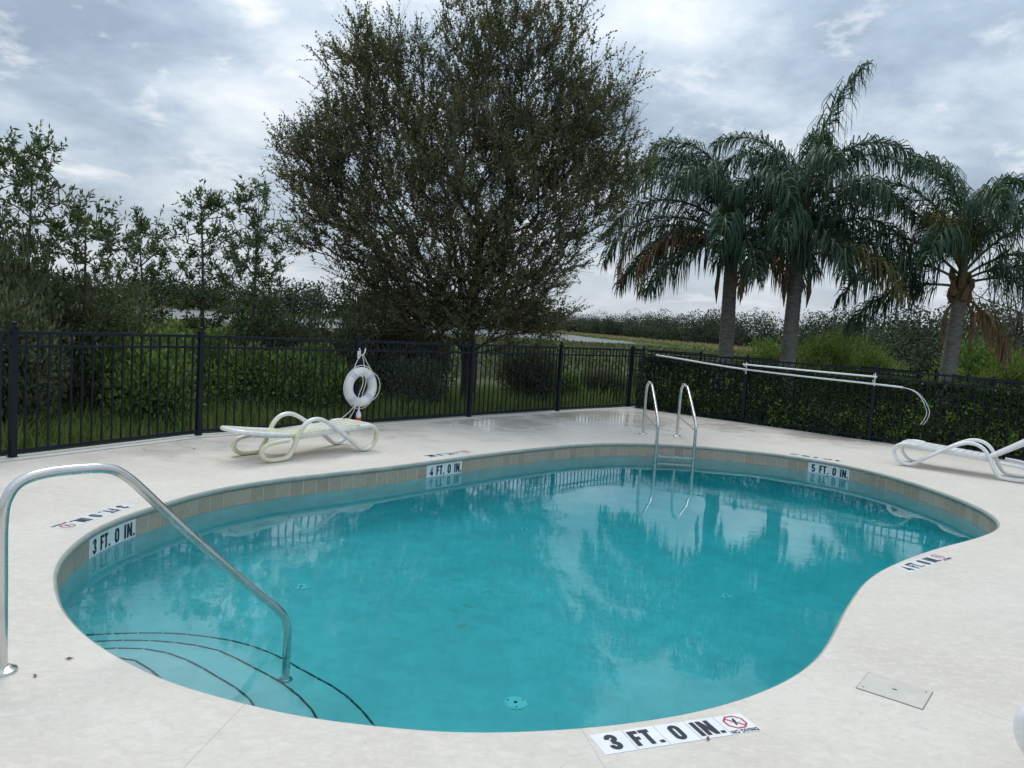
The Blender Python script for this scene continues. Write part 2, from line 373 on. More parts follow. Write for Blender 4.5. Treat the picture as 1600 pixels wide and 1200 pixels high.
class B:
    """collects shapes into one vertex/face list"""
    def __init__(s): s.v = []; s.f = []; s.n = 0
    def add(s, v, f):
        v = [tuple(map(float, p)) for p in v]
        s.v += v; s.f += [tuple(int(i) + s.n for i in q) for q in f]; s.n += len(v); return s
    def box(s, c, d, u=(1, 0, 0), bev=0.0):
        u = Vector(u).normalized(); w = Vector((0, 0, 1)); n = w.cross(u)
        if n.length < 1e-6: n = Vector((0, 1, 0))
        n.normalize(); w = u.cross(n); c = Vector(c)
        P = []
        for z in (-1, 1):
            for x, y in ((-1, -1), (1, -1), (1, 1), (-1, 1)):
                P.append(c + u * (x * d[0] / 2) + n * (y * d[1] / 2) + w * (z * d[2] / 2))
        return s.add(P, [(3, 2, 1, 0), (4, 5, 6, 7), (0, 1, 5, 4), (1, 2, 6, 5), (2, 3, 7, 6), (3, 0, 4, 7)])
    def tube(s, pts, rad, seg=10, closed=False, flat=1.0, side=None, caps=True):
        pts = [Vector(p) for p in pts]; n = len(pts)
        rad = [rad] * n if isinstance(rad, (int, float)) else list(rad)
        rings = []; prev = None
        for i, p in enumerate(pts):
            a = pts[(i - 1) % n] if (closed or i > 0) else p; b = pts[(i + 1) % n] if (closed or i < n - 1) else p
            t = (b - a).normalized()
            if side is not None: x = Vector(side) - t * t.dot(Vector(side))
            elif prev is None: x = t.orthogonal()
            else: x = prev - t * prev.dot(t)
            x.normalize(); prev = x; y = t.cross(x)
            rings.append([p + x * (math.cos(2 * math.pi * k / seg) * rad[i] * flat) + y * (math.sin(2 * math.pi * k / seg) * rad[i]) for k in range(seg)])
        V = [q for r_ in rings for q in r_]; F = []
        for i in range(n if closed else n - 1):
            j = (i + 1) % n
            for k in range(seg):
                l = (k + 1) % seg; F.append((i * seg + k, i * seg + l, j * seg + l, j * seg + k))
        if caps and not closed: F += [tuple(range(seg - 1, -1, -1)), tuple((n - 1) * seg + k for k in range(seg))]
        return s.add(V, F)
    def lathe(s, c, prof, seg=16):
        c = Vector(c); V = []; F = []
        for (r_, z) in prof:
            for k in range(seg): V.append(c + Vector((r_ * math.cos(2 * math.pi * k / seg), r_ * math.sin(2 * math.pi * k / seg), z)))
        for i in range(len(prof) - 1):
            for k in range(seg):
                l = (k + 1) % seg; F.append((i * seg + k, i * seg + l, (i + 1) * seg + l, (i + 1) * seg + k))
        F += [tuple(range(seg - 1, -1, -1)), tuple((len(prof) - 1) * seg + k for k in range(seg))]
        return s.add(V, F)
    def mesh(s, name, m, smooth=False): return mesh(name, s.v, s.f, m, smooth)
    def part(s, name, m, parent=None, smooth=False, loc=(0, 0, 0), rot=None):
        me = s.mesh(name, m, smooth); o = link(name, me, parent, loc, rot)
        if smooth:
            try:
                me.set_sharp_from_angle(angle=R(40))
            except Exception: pass
        return o
def spline(pts, n, closed=False):
    """Catmull-Rom through pts, n samples per span"""
    P = [np.array(p, float) for p in pts]; out = []; m = len(P)
    for i in range(m if closed else m - 1):
        p0 = P[(i - 1) % m] if (closed or i > 0) else 2 * P[0] - P[1]
        p1 = P[i]; p2 = P[(i + 1) % m]
        p3 = P[(i + 2) % m] if (closed or i < m - 2) else 2 * P[-1] - P[-2]
        for k in range(n):
            t = k / n
            out.append(0.5 * ((2 * p1) + (-p0 + p2) * t + (2 * p0 - 5 * p1 + 4 * p2 - p3) * t * t + (-p0 + 3 * p1 - 3 * p2 + p3) * t ** 3))
    if not closed: out.append(P[-1])
    return out

# ================================================================== pool outline (plan, metres, clockwise from the left end)
RAW = [[-2.73, 4.58], [-2.84, 4.81], [-2.92, 5.05], [-2.98, 5.31], [-3.01, 5.54], [-3.01, 5.78], [-2.98, 6.01], [-2.92, 6.28], [-2.85, 6.56], [-2.76, 6.87], [-2.62, 7.14], [-2.48, 7.36], [-2.25, 7.67], [-1.86, 8.07], [-1.57, 8.36], [-1.27, 8.68], [-0.94, 9.08], [-0.59, 9.5], [-0.36, 9.78], [0.06, 10.24], [0.51, 10.72], [1.01, 11.18], [1.53, 11.53], [2.04, 11.72], [2.55, 11.79], [3.05, 11.78], [3.53, 11.70], [3.98, 11.56], [4.38, 11.33], [4.73, 11.03], [5.01, 10.6], [5.19, 10.1], [5.29, 9.59], [5.33, 9.07], [5.33, 8.75], [5.29, 8.36], [5.2, 8.01], [5.09, 7.75], [4.95, 7.52], [4.74, 7.29], [4.45, 7.04], [4.19, 6.84], [3.86, 6.6], [3.56, 6.36], [3.25, 6.09], [2.92, 5.77], [2.69, 5.50], [2.55, 5.31], [2.27, 4.88], [2.07, 4.55], [1.92, 4.3], [1.76, 4.06], [1.55, 3.82], [1.37, 3.66], [1.18, 3.52], [1.0, 3.41], [0.82, 3.32], [0.62, 3.24], [0.37, 3.16], [0.23, 3.13], [0.09, 3.1], [-0.04, 3.08], [-0.18, 3.07], [-0.31, 3.07], [-0.45, 3.08], [-0.57, 3.09], [-0.75, 3.11], [-0.93, 3.15], [-1.05, 3.19], [-1.23, 3.25], [-1.39, 3.31], [-1.51, 3.37], [-1.7, 3.48], [-1.93, 3.64], [-2.12, 3.8], [-2.29, 3.97], [-2.42, 4.12], [-2.57, 4.33]]
def resample_closed(P, n):
    P = np.array(P); Q = np.vstack([P, P[:1]]); s = np.r_[0, np.cumsum(np.linalg.norm(np.diff(Q, axis=0), axis=1))]
    t = np.linspace(0, s[-1], n, endpoint=False)
    return np.c_[np.interp(t, s, Q[:, 0]), np.interp(t, s, Q[:, 1])]
_o = resample_closed(RAW, 676)
for _ in range(14): _o = 0.25 * np.roll(_o, 1, 0) + 0.5 * _o + 0.25 * np.roll(_o, -1, 0)
NT_TILE = 169                       # tiles round the pool
POOL = resample_closed(_o, NT_TILE * 2)
def normals(P):
    t = np.roll(P, -1, 0) - np.roll(P, 1, 0); t /= np.linalg.norm(t, axis=1)[:, None]
    return np.c_[-t[:, 1], t[:, 0]]          # left of a clockwise run = outwards
PN = normals(POOL)
NP = len(POOL)
def off(d): return POOL + PN * d
ZW = -0.2077
def pool_depth(x, y): return 0.91 + 0.305 * (0.5 * x + 0.6 * y - 1.9) / 3.2
CEN = np.array([1.0, 7.2])

# ------------------------------------------------------------------ fence posts (plan)
LP = [(-7.40, 3.50), (-6.27, 5.65), (-5.137, 7.81), (-4.056, 9.865), (-2.388, 11.635), (-0.738, 13.588), (0.955, 15.466), (2.682, 17.33)]
RP = [(2.936, 17.278), (4.791, 15.619), (6.646, 13.96), (8.50, 12.30), (10.355, 10.64)]

# ================================================================== deck
def inset_line(P, d):
    """offset an open polyline to its right by d"""
    P = np.array(P); t = np.gradient(P, axis=0); t /= np.linalg.norm(t, axis=1)[:, None]
    return P + np.c_[t[:, 1], -t[:, 0]] * d
L_IN = inset_line(LP, 0.20)
OUT = [(-9.3, -3.0), (-8.6, 0.9)] + [tuple(p) for p in L_IN[:-1]] + [(2.78, 17.12)] + [(4.73, 15.53), (6.58, 13.875), (8.43, 12.215), (10.29, 10.555), (13.0, 8.1), (13.0, -3.0)]
OUT = np.array(OUT)          # clockwise
_oq = np.vstack([OUT, OUT[:1]]); OS = np.r_[0, np.cumsum(np.linalg.norm(np.diff(_oq, axis=0), axis=1))]
def out_at(s):
    s = s % OS[-1]; return np.array([np.interp(s, OS, _oq[:, 0]), np.interp(s, OS, _oq[:, 1])])
def out_near(q):
    best = None
    for s in np.linspace(0, OS[-1], 4000, endpoint=False):
        d = np.linalg.norm(out_at(s) - q)
        if best is None or d < best[0]: best = (d, s)
    return best[1]
def pool_near(q): return int(np.argmin(np.linalg.norm(POOL - np.array(q), axis=1)))
JOINTS = [((-2.93, 6.27), (-6.05, 7.0)), ((-1.02, 8.98), (-2.60, 10.95)), ((3.528, 11.70), (5.16, 15.16)), ((5.32, 8.6), (13.0, 8.05)),
          ((1.76, 4.06), (9.2, -3.0)), ((0.376, 3.16), (1.85, -3.0)), ((-1.05, 3.19), (-1.78, -3.0)), ((-2.57, 4.33), (-7.3, -3.0))]
deck = link('pool_deck', None); tag(deck, kind='structure')
J = sorted([(pool_near(a), out_near(np.array(b))) for a, b in JOINTS])
NOSE = [(0.034, 0.0), (0.022, -0.002), (0.011, -0.008), (0.003, -0.018), (0.0, -0.030), (0.003, -0.042), (0.010, -0.051), (0.024, -0.056), (0.07, -0.057)]
for k in range(len(J)):
    i0, s0 = J[k]; i1, s1 = J[(k + 1) % len(J)]
    if i1 <= i0: i1 += NP
    if s1 <= s0: s1 += OS[-1]
    idx = [i % NP for i in range(i0, i1 + 1)]
    so = [s0] + [s for s in sorted(list(OS[:-1]) + list(OS[:-1] + OS[-1])) if s0 + 1e-3 < s < s1 - 1e-3] + [s1]
    outer = np.array([out_at(s) for s in so])
    g = 0.0035
    V = []; F = []
    def shift(P, g):          # pull the ends of a run in by the joint's half width
        P = P.copy(); d0 = (P[1] - P[0]); P[0] = P[0] + d0 / np.linalg.norm(d0) * g; d1 = P[-2] - P[-1]; P[-1] = P[-1] + d1 / np.linalg.norm(d1) * g; return P
    outer = shift(outer, g); n = len(idx)
    for (d, z) in NOSE:
        P = shift(off(d)[idx], 0.0007)
        V += [(x, y, z) for x, y in P]
    for r_ in range(len(NOSE) - 1):
        for i in range(n - 1): F.append((r_ * n + i, r_ * n + i + 1, (r_ + 1) * n + i + 1, (r_ + 1) * n + i))
    b0 = len(V); V += [(x, y, 0.0) for x, y in outer]; m_ = len(outer)
    F.append(tuple(list(range(n - 1, -1, -1)) + [b0 + i for i in range(m_)]))
    # joint faces and outer edge, 30 mm deep
    c0 = len(V); V += [(x, y, -0.03) for x, y in outer] + [(V[0][0], V[0][1], -0.03), (V[n - 1][0], V[n - 1][1], -0.03)]
    for i in range(m_ - 1): F.append((b0 + i, b0 + i + 1, c0 + i + 1, c0 + i))
    F.append((0, b0, c0, c0 + m_)); F.append((b0 + m_ - 1, n - 1, c0 + m_ + 1, c0 + m_ - 1))
    me = mesh('deck_slab', V, F, 'deck')
    me.polygons.foreach_set('use_smooth', [True] * ((len(NOSE) - 1) * (n - 1)) + [False] * (len(me.polygons) - (len(NOSE) - 1) * (n - 1)))
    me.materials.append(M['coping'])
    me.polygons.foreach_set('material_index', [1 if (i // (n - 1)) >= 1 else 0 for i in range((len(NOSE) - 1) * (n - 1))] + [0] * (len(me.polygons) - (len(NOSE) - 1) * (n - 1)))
    bm = bmesh.new(); bm.from_mesh(me); bmesh.ops.recalc_face_normals(bm, faces=bm.faces)
    top = [f for f in bm.faces if len(f.verts) > 6]
    if top and top[0].normal.z < 0: bmesh.ops.reverse_faces(bm, faces=bm.faces[:])
    bmesh.ops.triangulate(bm, faces=top)
    bm.to_mesh(me); bm.free()
    link('deck_slab', me, deck)
# base slab showing at the bottom of the joints
Vb = [(x, y, -0.0018) for x, y in off(0.08)] ; nb = len(Vb)
bm = bmesh.new(); ring1 = [bm.verts.new(v) for v in Vb]; ring2 = [bm.verts.new((x, y, -0.0018)) for x, y in OUT]
e = [bm.edges.new((ring1[i], ring1[(i + 1) % nb])) for i in range(nb)] + [bm.edges.new((ring2[i], ring2[(i + 1) % len(OUT)])) for i in range(len(OUT))]
bmesh.ops.triangle_fill(bm, edges=e, use_beauty=True)
me = bpy.data.meshes.new('deck_base'); bm.to_mesh(me); bm.free(); me.materials.append(M['deck_base']); link('deck_base', me, deck)
# narrow kerb the left fence stands on, with an open ragged crack against the deck
ki = inset_line(LP, 0.185); ko = inset_line(LP, -0.09)
ki[-1] = (2.80, 17.15); ko[-1] = (2.86, 17.46)
kb = B()
inn = []; outl = []
for i in range(len(LP) - 1):
    for t in np.linspace(0, 1, 24, endpoint=False):
        p = ki[i] * (1 - t) + ki[i + 1] * t; q = ko[i] * (1 - t) + ko[i + 1] * t
        inn.append(p + (q - p) * (0.02 + 0.10 * rng.random() ** 3)); outl.append(q)
inn.append(ki[-1]); outl.append(ko[-1])
n = len(inn); V = [(x, y, 0.006) for x, y in inn] + [(x, y, 0.004) for x, y in outl] + [(x, y, -0.1) for x, y in outl] + [(x, y, -0.1) for x, y in inn]
F = []
for i in range(n - 1):
    for a in range(4):
        b_ = (a + 1) % 4; F.append((a * n + i, a * n + i + 1, b_ * n + i + 1, b_ * n + i))
kb.add(V, F); kb.part('fence_kerb', 'kerb', deck)
# strip of dark soil under the right fence
sb = B()
rp_in = [(2.95, 17.0), (4.70, 15.50), (6.55, 13.85), (8.40, 12.19), (10.26, 10.53)]
rp_out = [(3.3, 17.9), (5.2, 16.2), (7.05, 14.5), (8.95, 12.9), (10.8, 11.2)]

# ================================================================== pool shell, tiles, water
pool = link('pool_basin', None); tag(pool, kind='structure')
rings = []
for t in np.linspace(0.08, 0.985, 18):
    P = CEN + (off(0.036) - CEN) * t
    rings.append([(x, y, ZW - pool_depth(x, y) + 0.25 * max(0, (t - 0.90) / 0.085) ** 2 * 0.5) for x, y in P])
W0 = off(0.040)
for zf in (0.8, 0.55, 0.3):
    rings.append([(x, y, ZW - pool_depth(x, y) * zf) for x, y in W0])
rings.append([(x, y, -0.2105) for x, y in W0])
V = [p for r_ in rings for p in r_] + [(CEN[0], CEN[1], ZW - pool_depth(*CEN))]
F = []
for k in range(len(rings) - 1):
    for i in range(NP):
        j = (i + 1) % NP; F.append((k * NP + i, k * NP + j, (k + 1) * NP + j, (k + 1) * NP + i))
c_ = len(V) - 1
for i in range(NP): F.append((c_, (i + 1) % NP, i))
o = link('pool_shell', mesh('pool_shell', V, F, 'plaster', True), pool)
# grout bed behind the tile band
V = []; G0 = off(0.0194)
for z in (-0.2105, -0.057): V += [(x, y, z) for x, y in G0]
F = [(i, (i + 1) % NP, NP + (i + 1) % NP, NP + i) for i in range(NP)]
link('grout_bed', mesh('grout_bed', V, F, 'grout', True), pool)
# waterline tiles: one object each; the marker runs are set in their place
def wall_frame(i):
    """chord frame for tile i: centre, tangent, inward normal"""
    a = off(0.030)[(2 * i) % NP]; b = off(0.030)[(2 * i + 2) % NP]; c = (a + b) / 2; u = (b - a); L = np.linalg.norm(u); u /= L
    return c, u, np.array([u[1], -u[0]]), L
TL = np.mean([wall_frame(i)[3] for i in range(NT_TILE)])
tb = B(); w_, h_, d_, bv = TL - 0.004, 0.150, 0.012, 0.003
tb.add([(-w_ / 2, 0, -h_ / 2), (w_ / 2, 0, -h_ / 2), (w_ / 2, 0, h_ / 2), (-w_ / 2, 0, h_ / 2),
        (-w_ / 2, -d_ + bv, -h_ / 2), (w_ / 2, -d_ + bv, -h_ / 2), (w_ / 2, -d_ + bv, h_ / 2), (-w_ / 2, -d_ + bv, h_ / 2),
        (-w_ / 2 + bv, -d_, -h_ / 2 + bv), (w_ / 2 - bv, -d_, -h_ / 2 + bv), (w_ / 2 - bv, -d_, h_ / 2 - bv), (-w_ / 2 + bv, -d_, h_ / 2 - bv)],
       [(0, 1, 2, 3), (8, 11, 10, 9), (0, 4, 5, 1), (1, 5, 6, 2), (2, 6, 7, 3), (3, 7, 4, 0), (4, 8, 9, 5), (5, 9, 10, 6), (6, 10, 11, 7), (7, 11, 8, 4)])
tile_me = tb.mesh('tile', 'tile'); white_tile_me = tb.mesh('marker_tile', 'marker')
ZT = -0.1325

def text_mesh(txt, size, sx=1.0, bold=0.0, depth=0.0008):
    cu = bpy.data.curves.new('lettering', 'FONT'); cu.body = txt; cu.size = size; cu.align_x = 'CENTER'; cu.align_y = 'CENTER'
    cu.offset = bold; cu.extrude = depth; cu.space_character = 1.12
    ob = bpy.data.objects.new('lettering', cu); COL.objects.link(ob)
    dg = bpy.context.evaluated_depsgraph_get(); dg.update()
    me = bpy.data.meshes.new_from_object(ob.evaluated_get(dg)); me.transform(Matrix.Diagonal((sx, 1, 1, 1)))
    bpy.data.objects.remove(ob); me.name = 'lettering'
    # centre on its own extent
    co = np.array([v.co for v in me.vertices]); c = (co.min(0) + co.max(0)) / 2; me.transform(Matrix.Translation((-c[0], -c[1], -c[2])))
    me.materials.clear(); me.materials.append(M['ink']); return me
# condensed block capitals drawn as strokes: cell height 1, stroke 0.19
def _arc(cx, cy, rx, ry, a0, a1, n=9): return [(cx + rx * math.cos(R(a)), cy + ry * math.sin(R(a))) for a in np.linspace(a0, a1, n)]
GLYPH = {
    '0': (0.50, [_arc(0.25, 0.74, 0.155, 0.165, 180, 0) + _arc(0.25, 0.26, 0.155, 0.165, 360, 180) + [(0.095, 0.74)]]),
    '3': (0.50, [[(0.09, 0.70)] + _arc(0.25, 0.745, 0.155, 0.16, 180, -60) + [(0.21, 0.52)], [(0.21, 0.52)] + _arc(0.25, 0.265, 0.16, 0.17, 60, -180) + [(0.09, 0.31)]]),
    '4': (0.52, [[(0.36, 0.0), (0.36, 0.97), (0.08, 0.27), (0.52, 0.27)]]),
    '5': (0.50, [[(0.45, 0.905), (0.13, 0.905), (0.11, 0.52)] + _arc(0.25, 0.32, 0.16, 0.225, 110, -180, 11) + [(0.09, 0.28)]]),
    'F': (0.42, [[(0.10, 0.0), (0.10, 0.905), (0.42, 0.905)], [(0.10, 0.50), (0.36, 0.50)]]),
    'T': (0.44, [[(0.0, 0.905), (0.44, 0.905)], [(0.22, 0.0), (0.22, 0.90)]]),
    'I': (0.20, [[(0.10, 0.0), (0.10, 1.0)]]),
    'N': (0.56, [[(0.095, 0.0), (0.095, 1.0)], [(0.465, 0.0), (0.465, 1.0)], [(0.11, 0.95), (0.45, 0.05)]]),
    '.': (0.20, [[(0.10, 0.0), (0.10, 0.17)]])}
def letter_mesh(txt, h, th=0.19, gap=0.09):
    b = B(); x = 0.0; lift = 0.0
    for ch in txt:
        w, strokes = GLYPH[ch]
        for st_ in strokes:
            P = [Vector((p[0] + x, p[1])) for p in st_]; V = []; lift += 0.00006
            for k, p in enumerate(P):
                a = P[k - 1] if k else p - (P[1] - p); c = P[k + 1] if k < len(P) - 1 else p + (p - P[k - 1])
                t0 = (p - a).normalized(); t1 = (c - p).normalized(); n0 = Vector((-t0.y, t0.x)); n1 = Vector((-t1.y, t1.x))
                m = n0 + n1; m = m / max(m.dot(n0 * 1.0), 0.75) if m.length > 1e-6 else n0
                if m.length > 1.5: m = m.normalized() * 1.5
                V += [(p + m * th / 2), (p - m * th / 2)]
            V3 = [(v.x * h, v.y * h, 0.0008 + lift) for v in V]
            b.add(V3, [(2 * k, 2 * k + 1, 2 * k + 3, 2 * k + 2) for k in range(len(P) - 1)])
        x += w + (gap if ch != 'F' else 0.06)
    me = b.mesh('lettering', 'ink'); co = np.array([v.co for v in me.vertices]); c = (co.min(0) + co.max(0)) / 2
    me.transform(Matrix.Translation((-c[0], -h / 2, 0))); return me
LET = {k: letter_mesh(k, 0.112, 0.20) for k in ('3', '4', '5', '0', 'FT.', 'IN.')}

def nearest_tile(q):
    return int(np.argmin([np.linalg.norm(wall_frame(i)[0] - np.array(q)) for i in range(NT_TILE)]))
# the wall markers: four tiles each, read from the water
marks = {}
for q, num, lab in (((-2.97, 5.70), '3', 'white tile depth marker reading 3 FT. 0 IN. on the pool wall at left'),
                    ((-0.67, 9.21), '4', 'white tile depth marker reading 4 FT. 0 IN. on the far pool wall'),
                    ((4.41, 10.92), '5', 'white tile depth marker reading 5 FT. 0 IN. beside the ladder')):
    i0 = nearest_tile(q) - 1
    for k, t in enumerate((num, 'FT.', '0', 'IN.')): marks[(i0 + k - 0) % NT_TILE] = (lab, t)
mark_obj = {}
for i in range(NT_TILE):
    c, u, nrm, L = wall_frame(i)
    rz = math.atan2(u[1], u[0])          # local +x runs clockwise, local -y faces the water
    if i in marks:
        lab, t = marks[i]
        if lab not in mark_obj: mark_obj[lab] = thing('depth_marker', lab, 'depth marker', (c[0], c[1], ZT))
        par = mark_obj[lab]
        o = link('marker_tile', white_tile_me, par, (c[0] - par.location.x, c[1] - par.location.y, 0), (0, 0, rz)); o.scale = (L / TL, 1.1, 1)
        sz = 0.92
        p = c + nrm * (d_ * 1.1 + 0.0006)
        l_ = link('lettering', LET[t], par, (p[0] - par.location.x, p[1] - par.location.y, -0.002), (R(90), 0, rz)); l_.scale = (1.0, 1.02, 1)
    else:
        o = link('tile', tile_me, pool, (c[0], c[1], ZT), (0, 0, rz)); o.scale = (L / TL, 1 + 0.08 * rng.random(), 1)

# entry steps in the near left bay
ARCS = [([(-2.30, 4.10), (-2.11, 4.13), (-2.01, 4.11), (-1.89, 4.03), (-1.78, 3.94), (-1.66, 3.80), (-1.56, 3.62), (-1.50, 3.40), (-1.47, 3.15)], 0.20),
        ([(-2.56, 4.32), (-2.32, 4.39), (-2.22, 4.41), (-2.04, 4.42), (-1.87, 4.36), (-1.71, 4.27), (-1.56, 4.16), (-1.43, 4.07), (-1.29, 3.94), (-1.17, 3.75), (-1.09, 3.5), (-1.05, 3.25), (-1.04, 3.0)], 0.40),
        ([(-2.80, 4.52), (-2.51, 4.64), (-2.31, 4.69), (-2.12, 4.71), (-1.95, 4.70), (-1.77, 4.66), (-1.62, 4.58), (-1.47, 4.48), (-1.29, 4.36), (-1.19, 4.28), (-1.06, 4.15), (-0.96, 4.02), (-0.84, 3.8), (-0.75, 3.5), (-0.71, 3.2), (-0.70, 2.95)], 0.60),
        ([(-2.98, 4.72), (-2.68, 4.87), (-2.48, 4.93), (-2.30, 4.97), (-2.12, 4.99), (-1.94, 4.98), (-1.76, 4.95), (-1.59, 4.89), (-1.40, 4.79), (-1.17, 4.62), (-1.01, 4.51), (-0.88, 4.40), (-0.77, 4.28), (-0.66, 4.13), (-0.53, 3.9), (-0.43, 3.6), (-0.38, 3.25), (-0.37, 2.95)], 0.78)]
def step_poly(arc):
    A = np.array(arc); W = off(0.06)
    i0 = int(np.argmin(np.linalg.norm(W - A[-1], axis=1))); i1 = int(np.argmin(np.linalg.norm(W - A[0], axis=1)))
    if i1 < i0: i1 += NP
    return A, [tuple(W[i % NP]) for i in range(i0, i1 + 1)]
for arc, dep in ARCS:
    A = np.array(spline(arc, 3)); A, wall = step_poly(A)
    z = ZW - dep; n = len(A)
    poly = [tuple(p) for p in A] + wall
    V = [(x, y, z) for x, y in poly] + [(x, y, z - 0.5) for x, y in poly]; m_ = len(poly)
    F = [tuple(range(m_ - 1, -1, -1))] + [(i, i + 1, m_ + i + 1, m_ + i) for i in range(n - 1)]
    me = mesh('entry_step', V, F, 'plaster')
    bm = bmesh.new(); bm.from_mesh(me); tp = [f for f in bm.faces if len(f.verts) > 6]
    if tp[0].normal.z < 0: bmesh.ops.reverse_faces(bm, faces=tp)
    bmesh.ops.triangulate(bm, faces=tp); bm.to_mesh(me); bm.free()
    st = link('entry_step', me, pool)
    # black nosing tiles along the tread's edge
    s = np.r_[0, np.cumsum(np.linalg.norm(np.diff(A, axis=0), axis=1))]; k = 0.0
    while k + 0.15 < s[-1]:
        t0, t1 = k + 0.004, k + 0.152
        a = np.array([np.interp(t0, s, A[:, 0]), np.interp(t0, s, A[:, 1])]); b_ = np.array([np.interp(t1, s, A[:, 0]), np.interp(t1, s, A[:, 1])])
        u = b_ - a; L = np.linalg.norm(u); u /= L; nn = np.array([u[1], -u[0]])
        c = (a + b_) / 2 + nn * 0.006
        bb = B(); bb.box((c[0], c[1], z + 0.0025), (L, 0.011, 0.009), (u[0], u[1], 0)); bb.part('nosing_tile', 'steptile', st)
        k += 0.158

# main drain covers and return fittings on the floor
for (x, y, z), r_, lab in (((-1.63, 6.13, -1.21), 0.062, 'pale round fitting on pool floor near the entry steps'), ((0.15, 4.62, -1.21), 0.075, 'pale round fitting on pool floor nearest the camera'),
                           ((2.05, 6.71, -1.42), 0.060, 'pale round fitting on pool floor toward the right'), ((0.24, 8.32, -1.42), 0.05, 'small pale round fitting on deeper pool floor far off')):
    z = ZW - pool_depth(x, y)
    t = thing('floor_fitting', lab, 'pool fitting', (x, y, z), 0, 'round fittings on the pool floor')
    b = B(); b.lathe((0, 0, 0), [(r_, -0.02), (r_, 0.012), (r_ * 0.9, 0.018), (r_ * 0.3, 0.022)], 20); b.part('cover', 'disc', t, True)
    b = B(); b.lathe((0, 0, 0.0205), [(0.012, 0), (0.012, 0.006)], 10); b.part('screw', 'dark', t)
    for a in (0.6, 2.7, 4.8):
        b = B(); b.lathe((r_ * 0.72 * math.cos(a), r_ * 0.72 * math.sin(a), 0.016), [(0.006, 0), (0.006, 0.006)], 8); b.part('hole', 'dark', t)

# water body: closed volume reaching into the walls and below the floor
WP = off(0.046)
V = [(x, y, ZW) for x, y in WP] + [(x, y, -2.4) for x, y in WP]
F = [tuple(range(NP - 1, -1, -1)), tuple(NP + i for i in range(NP))] + [(i, (i + 1) % NP, NP + (i + 1) % NP, NP + i) for i in range(NP)]
me = mesh('pool_water', V, F, 'water')
bm = bmesh.new(); bm.from_mesh(me); bmesh.ops.recalc_face_normals(bm, faces=bm.faces); bmesh.ops.triangulate(bm, faces=[f for f in bm.faces if len(f.verts) > 4]); bm.to_mesh(me); bm.free()
tag(link('pool_water', me), kind='structure')

# ================================================================== ground, lake
def gz_of(d): 
    t = np.clip(d / 24.0, 0, 1); return -0.07 - 0.83 * (t * t * (3 - 2 * t))
GC = np.array([0.5, 7.0])
GO = []
for i in range(len(OUT)):
    a, b_ = OUT[i], OUT[(i + 1) % len(OUT)]
    for t in np.linspace(0, 1, 10, endpoint=False): GO.append(a * (1 - t) + b_ * t)
GO = np.array(GO); ng = len(GO)
V = []; F = []
dists = [-0.02, 0.25, 0.6, 1.2, 2, 3, 4.5, 6.5, 9, 12, 16, 20, 24, 30, 40, 55, 80, 120, 200, 350, 700, 1500, 3500]
gd = GO - GC; gl = np.linalg.norm(gd, axis=1)[:, None]; gd = gd / gl
for d in dists:
    P = GC + gd * (gl + d); z = gz_of(max(d, 0))
    nz = (rng.random(ng) - 0.5) * (0.05 if 0.5 < d < 20 else 0.0)
    V += [(x, y, z + q) for (x, y), q in zip(P, nz)]
for k in range(len(dists) - 1):
    for i in range(ng):
        j = (i + 1) % ng; F.append((k * ng + i, (k + 1) * ng + i, (k + 1) * ng + j, k * ng + j))
tag(link('ground', mesh('ground', V, F, 'ground', True)), kind='structure')
def ground_z(x, y):
    p = np.array([x, y]) - GC; l = np.linalg.norm(p); u = p / l
    i = int(np.argmax(gd @ u)); return float(gz_of(max(0, l - gl[i, 0])))

LK = [(-420, 330), (-206, 348), (-144, 338), (-60, 300), (6, 289), (16, 292), (27, 257), (29, 185), (22, 160), (12, 150), (-3, 140), (-20, 132), (-45, 125), (-80, 125), (-140, 140), (-300, 190), (-420, 260)]
LKs = spline([(x, y, 0) for x, y in LK], 6, True)
bm = bmesh.new(); vs_ = [bm.verts.new((p[0], p[1], -0.86)) for p in LKs]; fc = bm.faces.new(vs_)
if fc.normal.z < 0 or True:
    fc.normal_update()
    if fc.normal.z < 0: fc.normal_flip()
bmesh.ops.triangulate(bm, faces=[fc]); me = bpy.data.meshes.new('lake'); bm.to_mesh(me); bm.free(); me.materials.append(M['lake'])
tag(link('lake', me), kind='structure')
#==PART2==
# ================================================================== fences
PH = 1.34
def post_mesh(h=PH):
    b = B(); s = 0.0635
    b.box((0, 0, h / 2), (s, s, h)); return b.mesh('post', 'fence')
def cap_mesh():
    b = B(); b.box((0, 0, 0.006), (0.078, 0.078, 0.012)); b.box((0, 0, 0.017), (0.066, 0.066, 0.010))
    b.lathe((0, 0, 0.022), [(0.026, 0), (0.014, 0.008), (0.012, 0.016), (0.022, 0.024), (0.027, 0.034), (0.022, 0.046), (0.010, 0.053)], 12); return b.mesh('post_cap', 'fence')
def plate_mesh():
    b = B(); b.box((0, 0, 0.004), (0.085, 0.085, 0.008)); return b.mesh('base_plate', 'fence')
POST, CAP, PLATE = post_mesh(), cap_mesh(), plate_mesh()
_b = B(); _b.box((0, 0, 0.62), (0.0165, 0.0165, 1.23)); PICKET = _b.mesh('picket', 'fence')
RAILS = ((1.298, 0.030, 0.034), (1.158, 0.028, 0.030), (0.062, 0.034, 0.040))
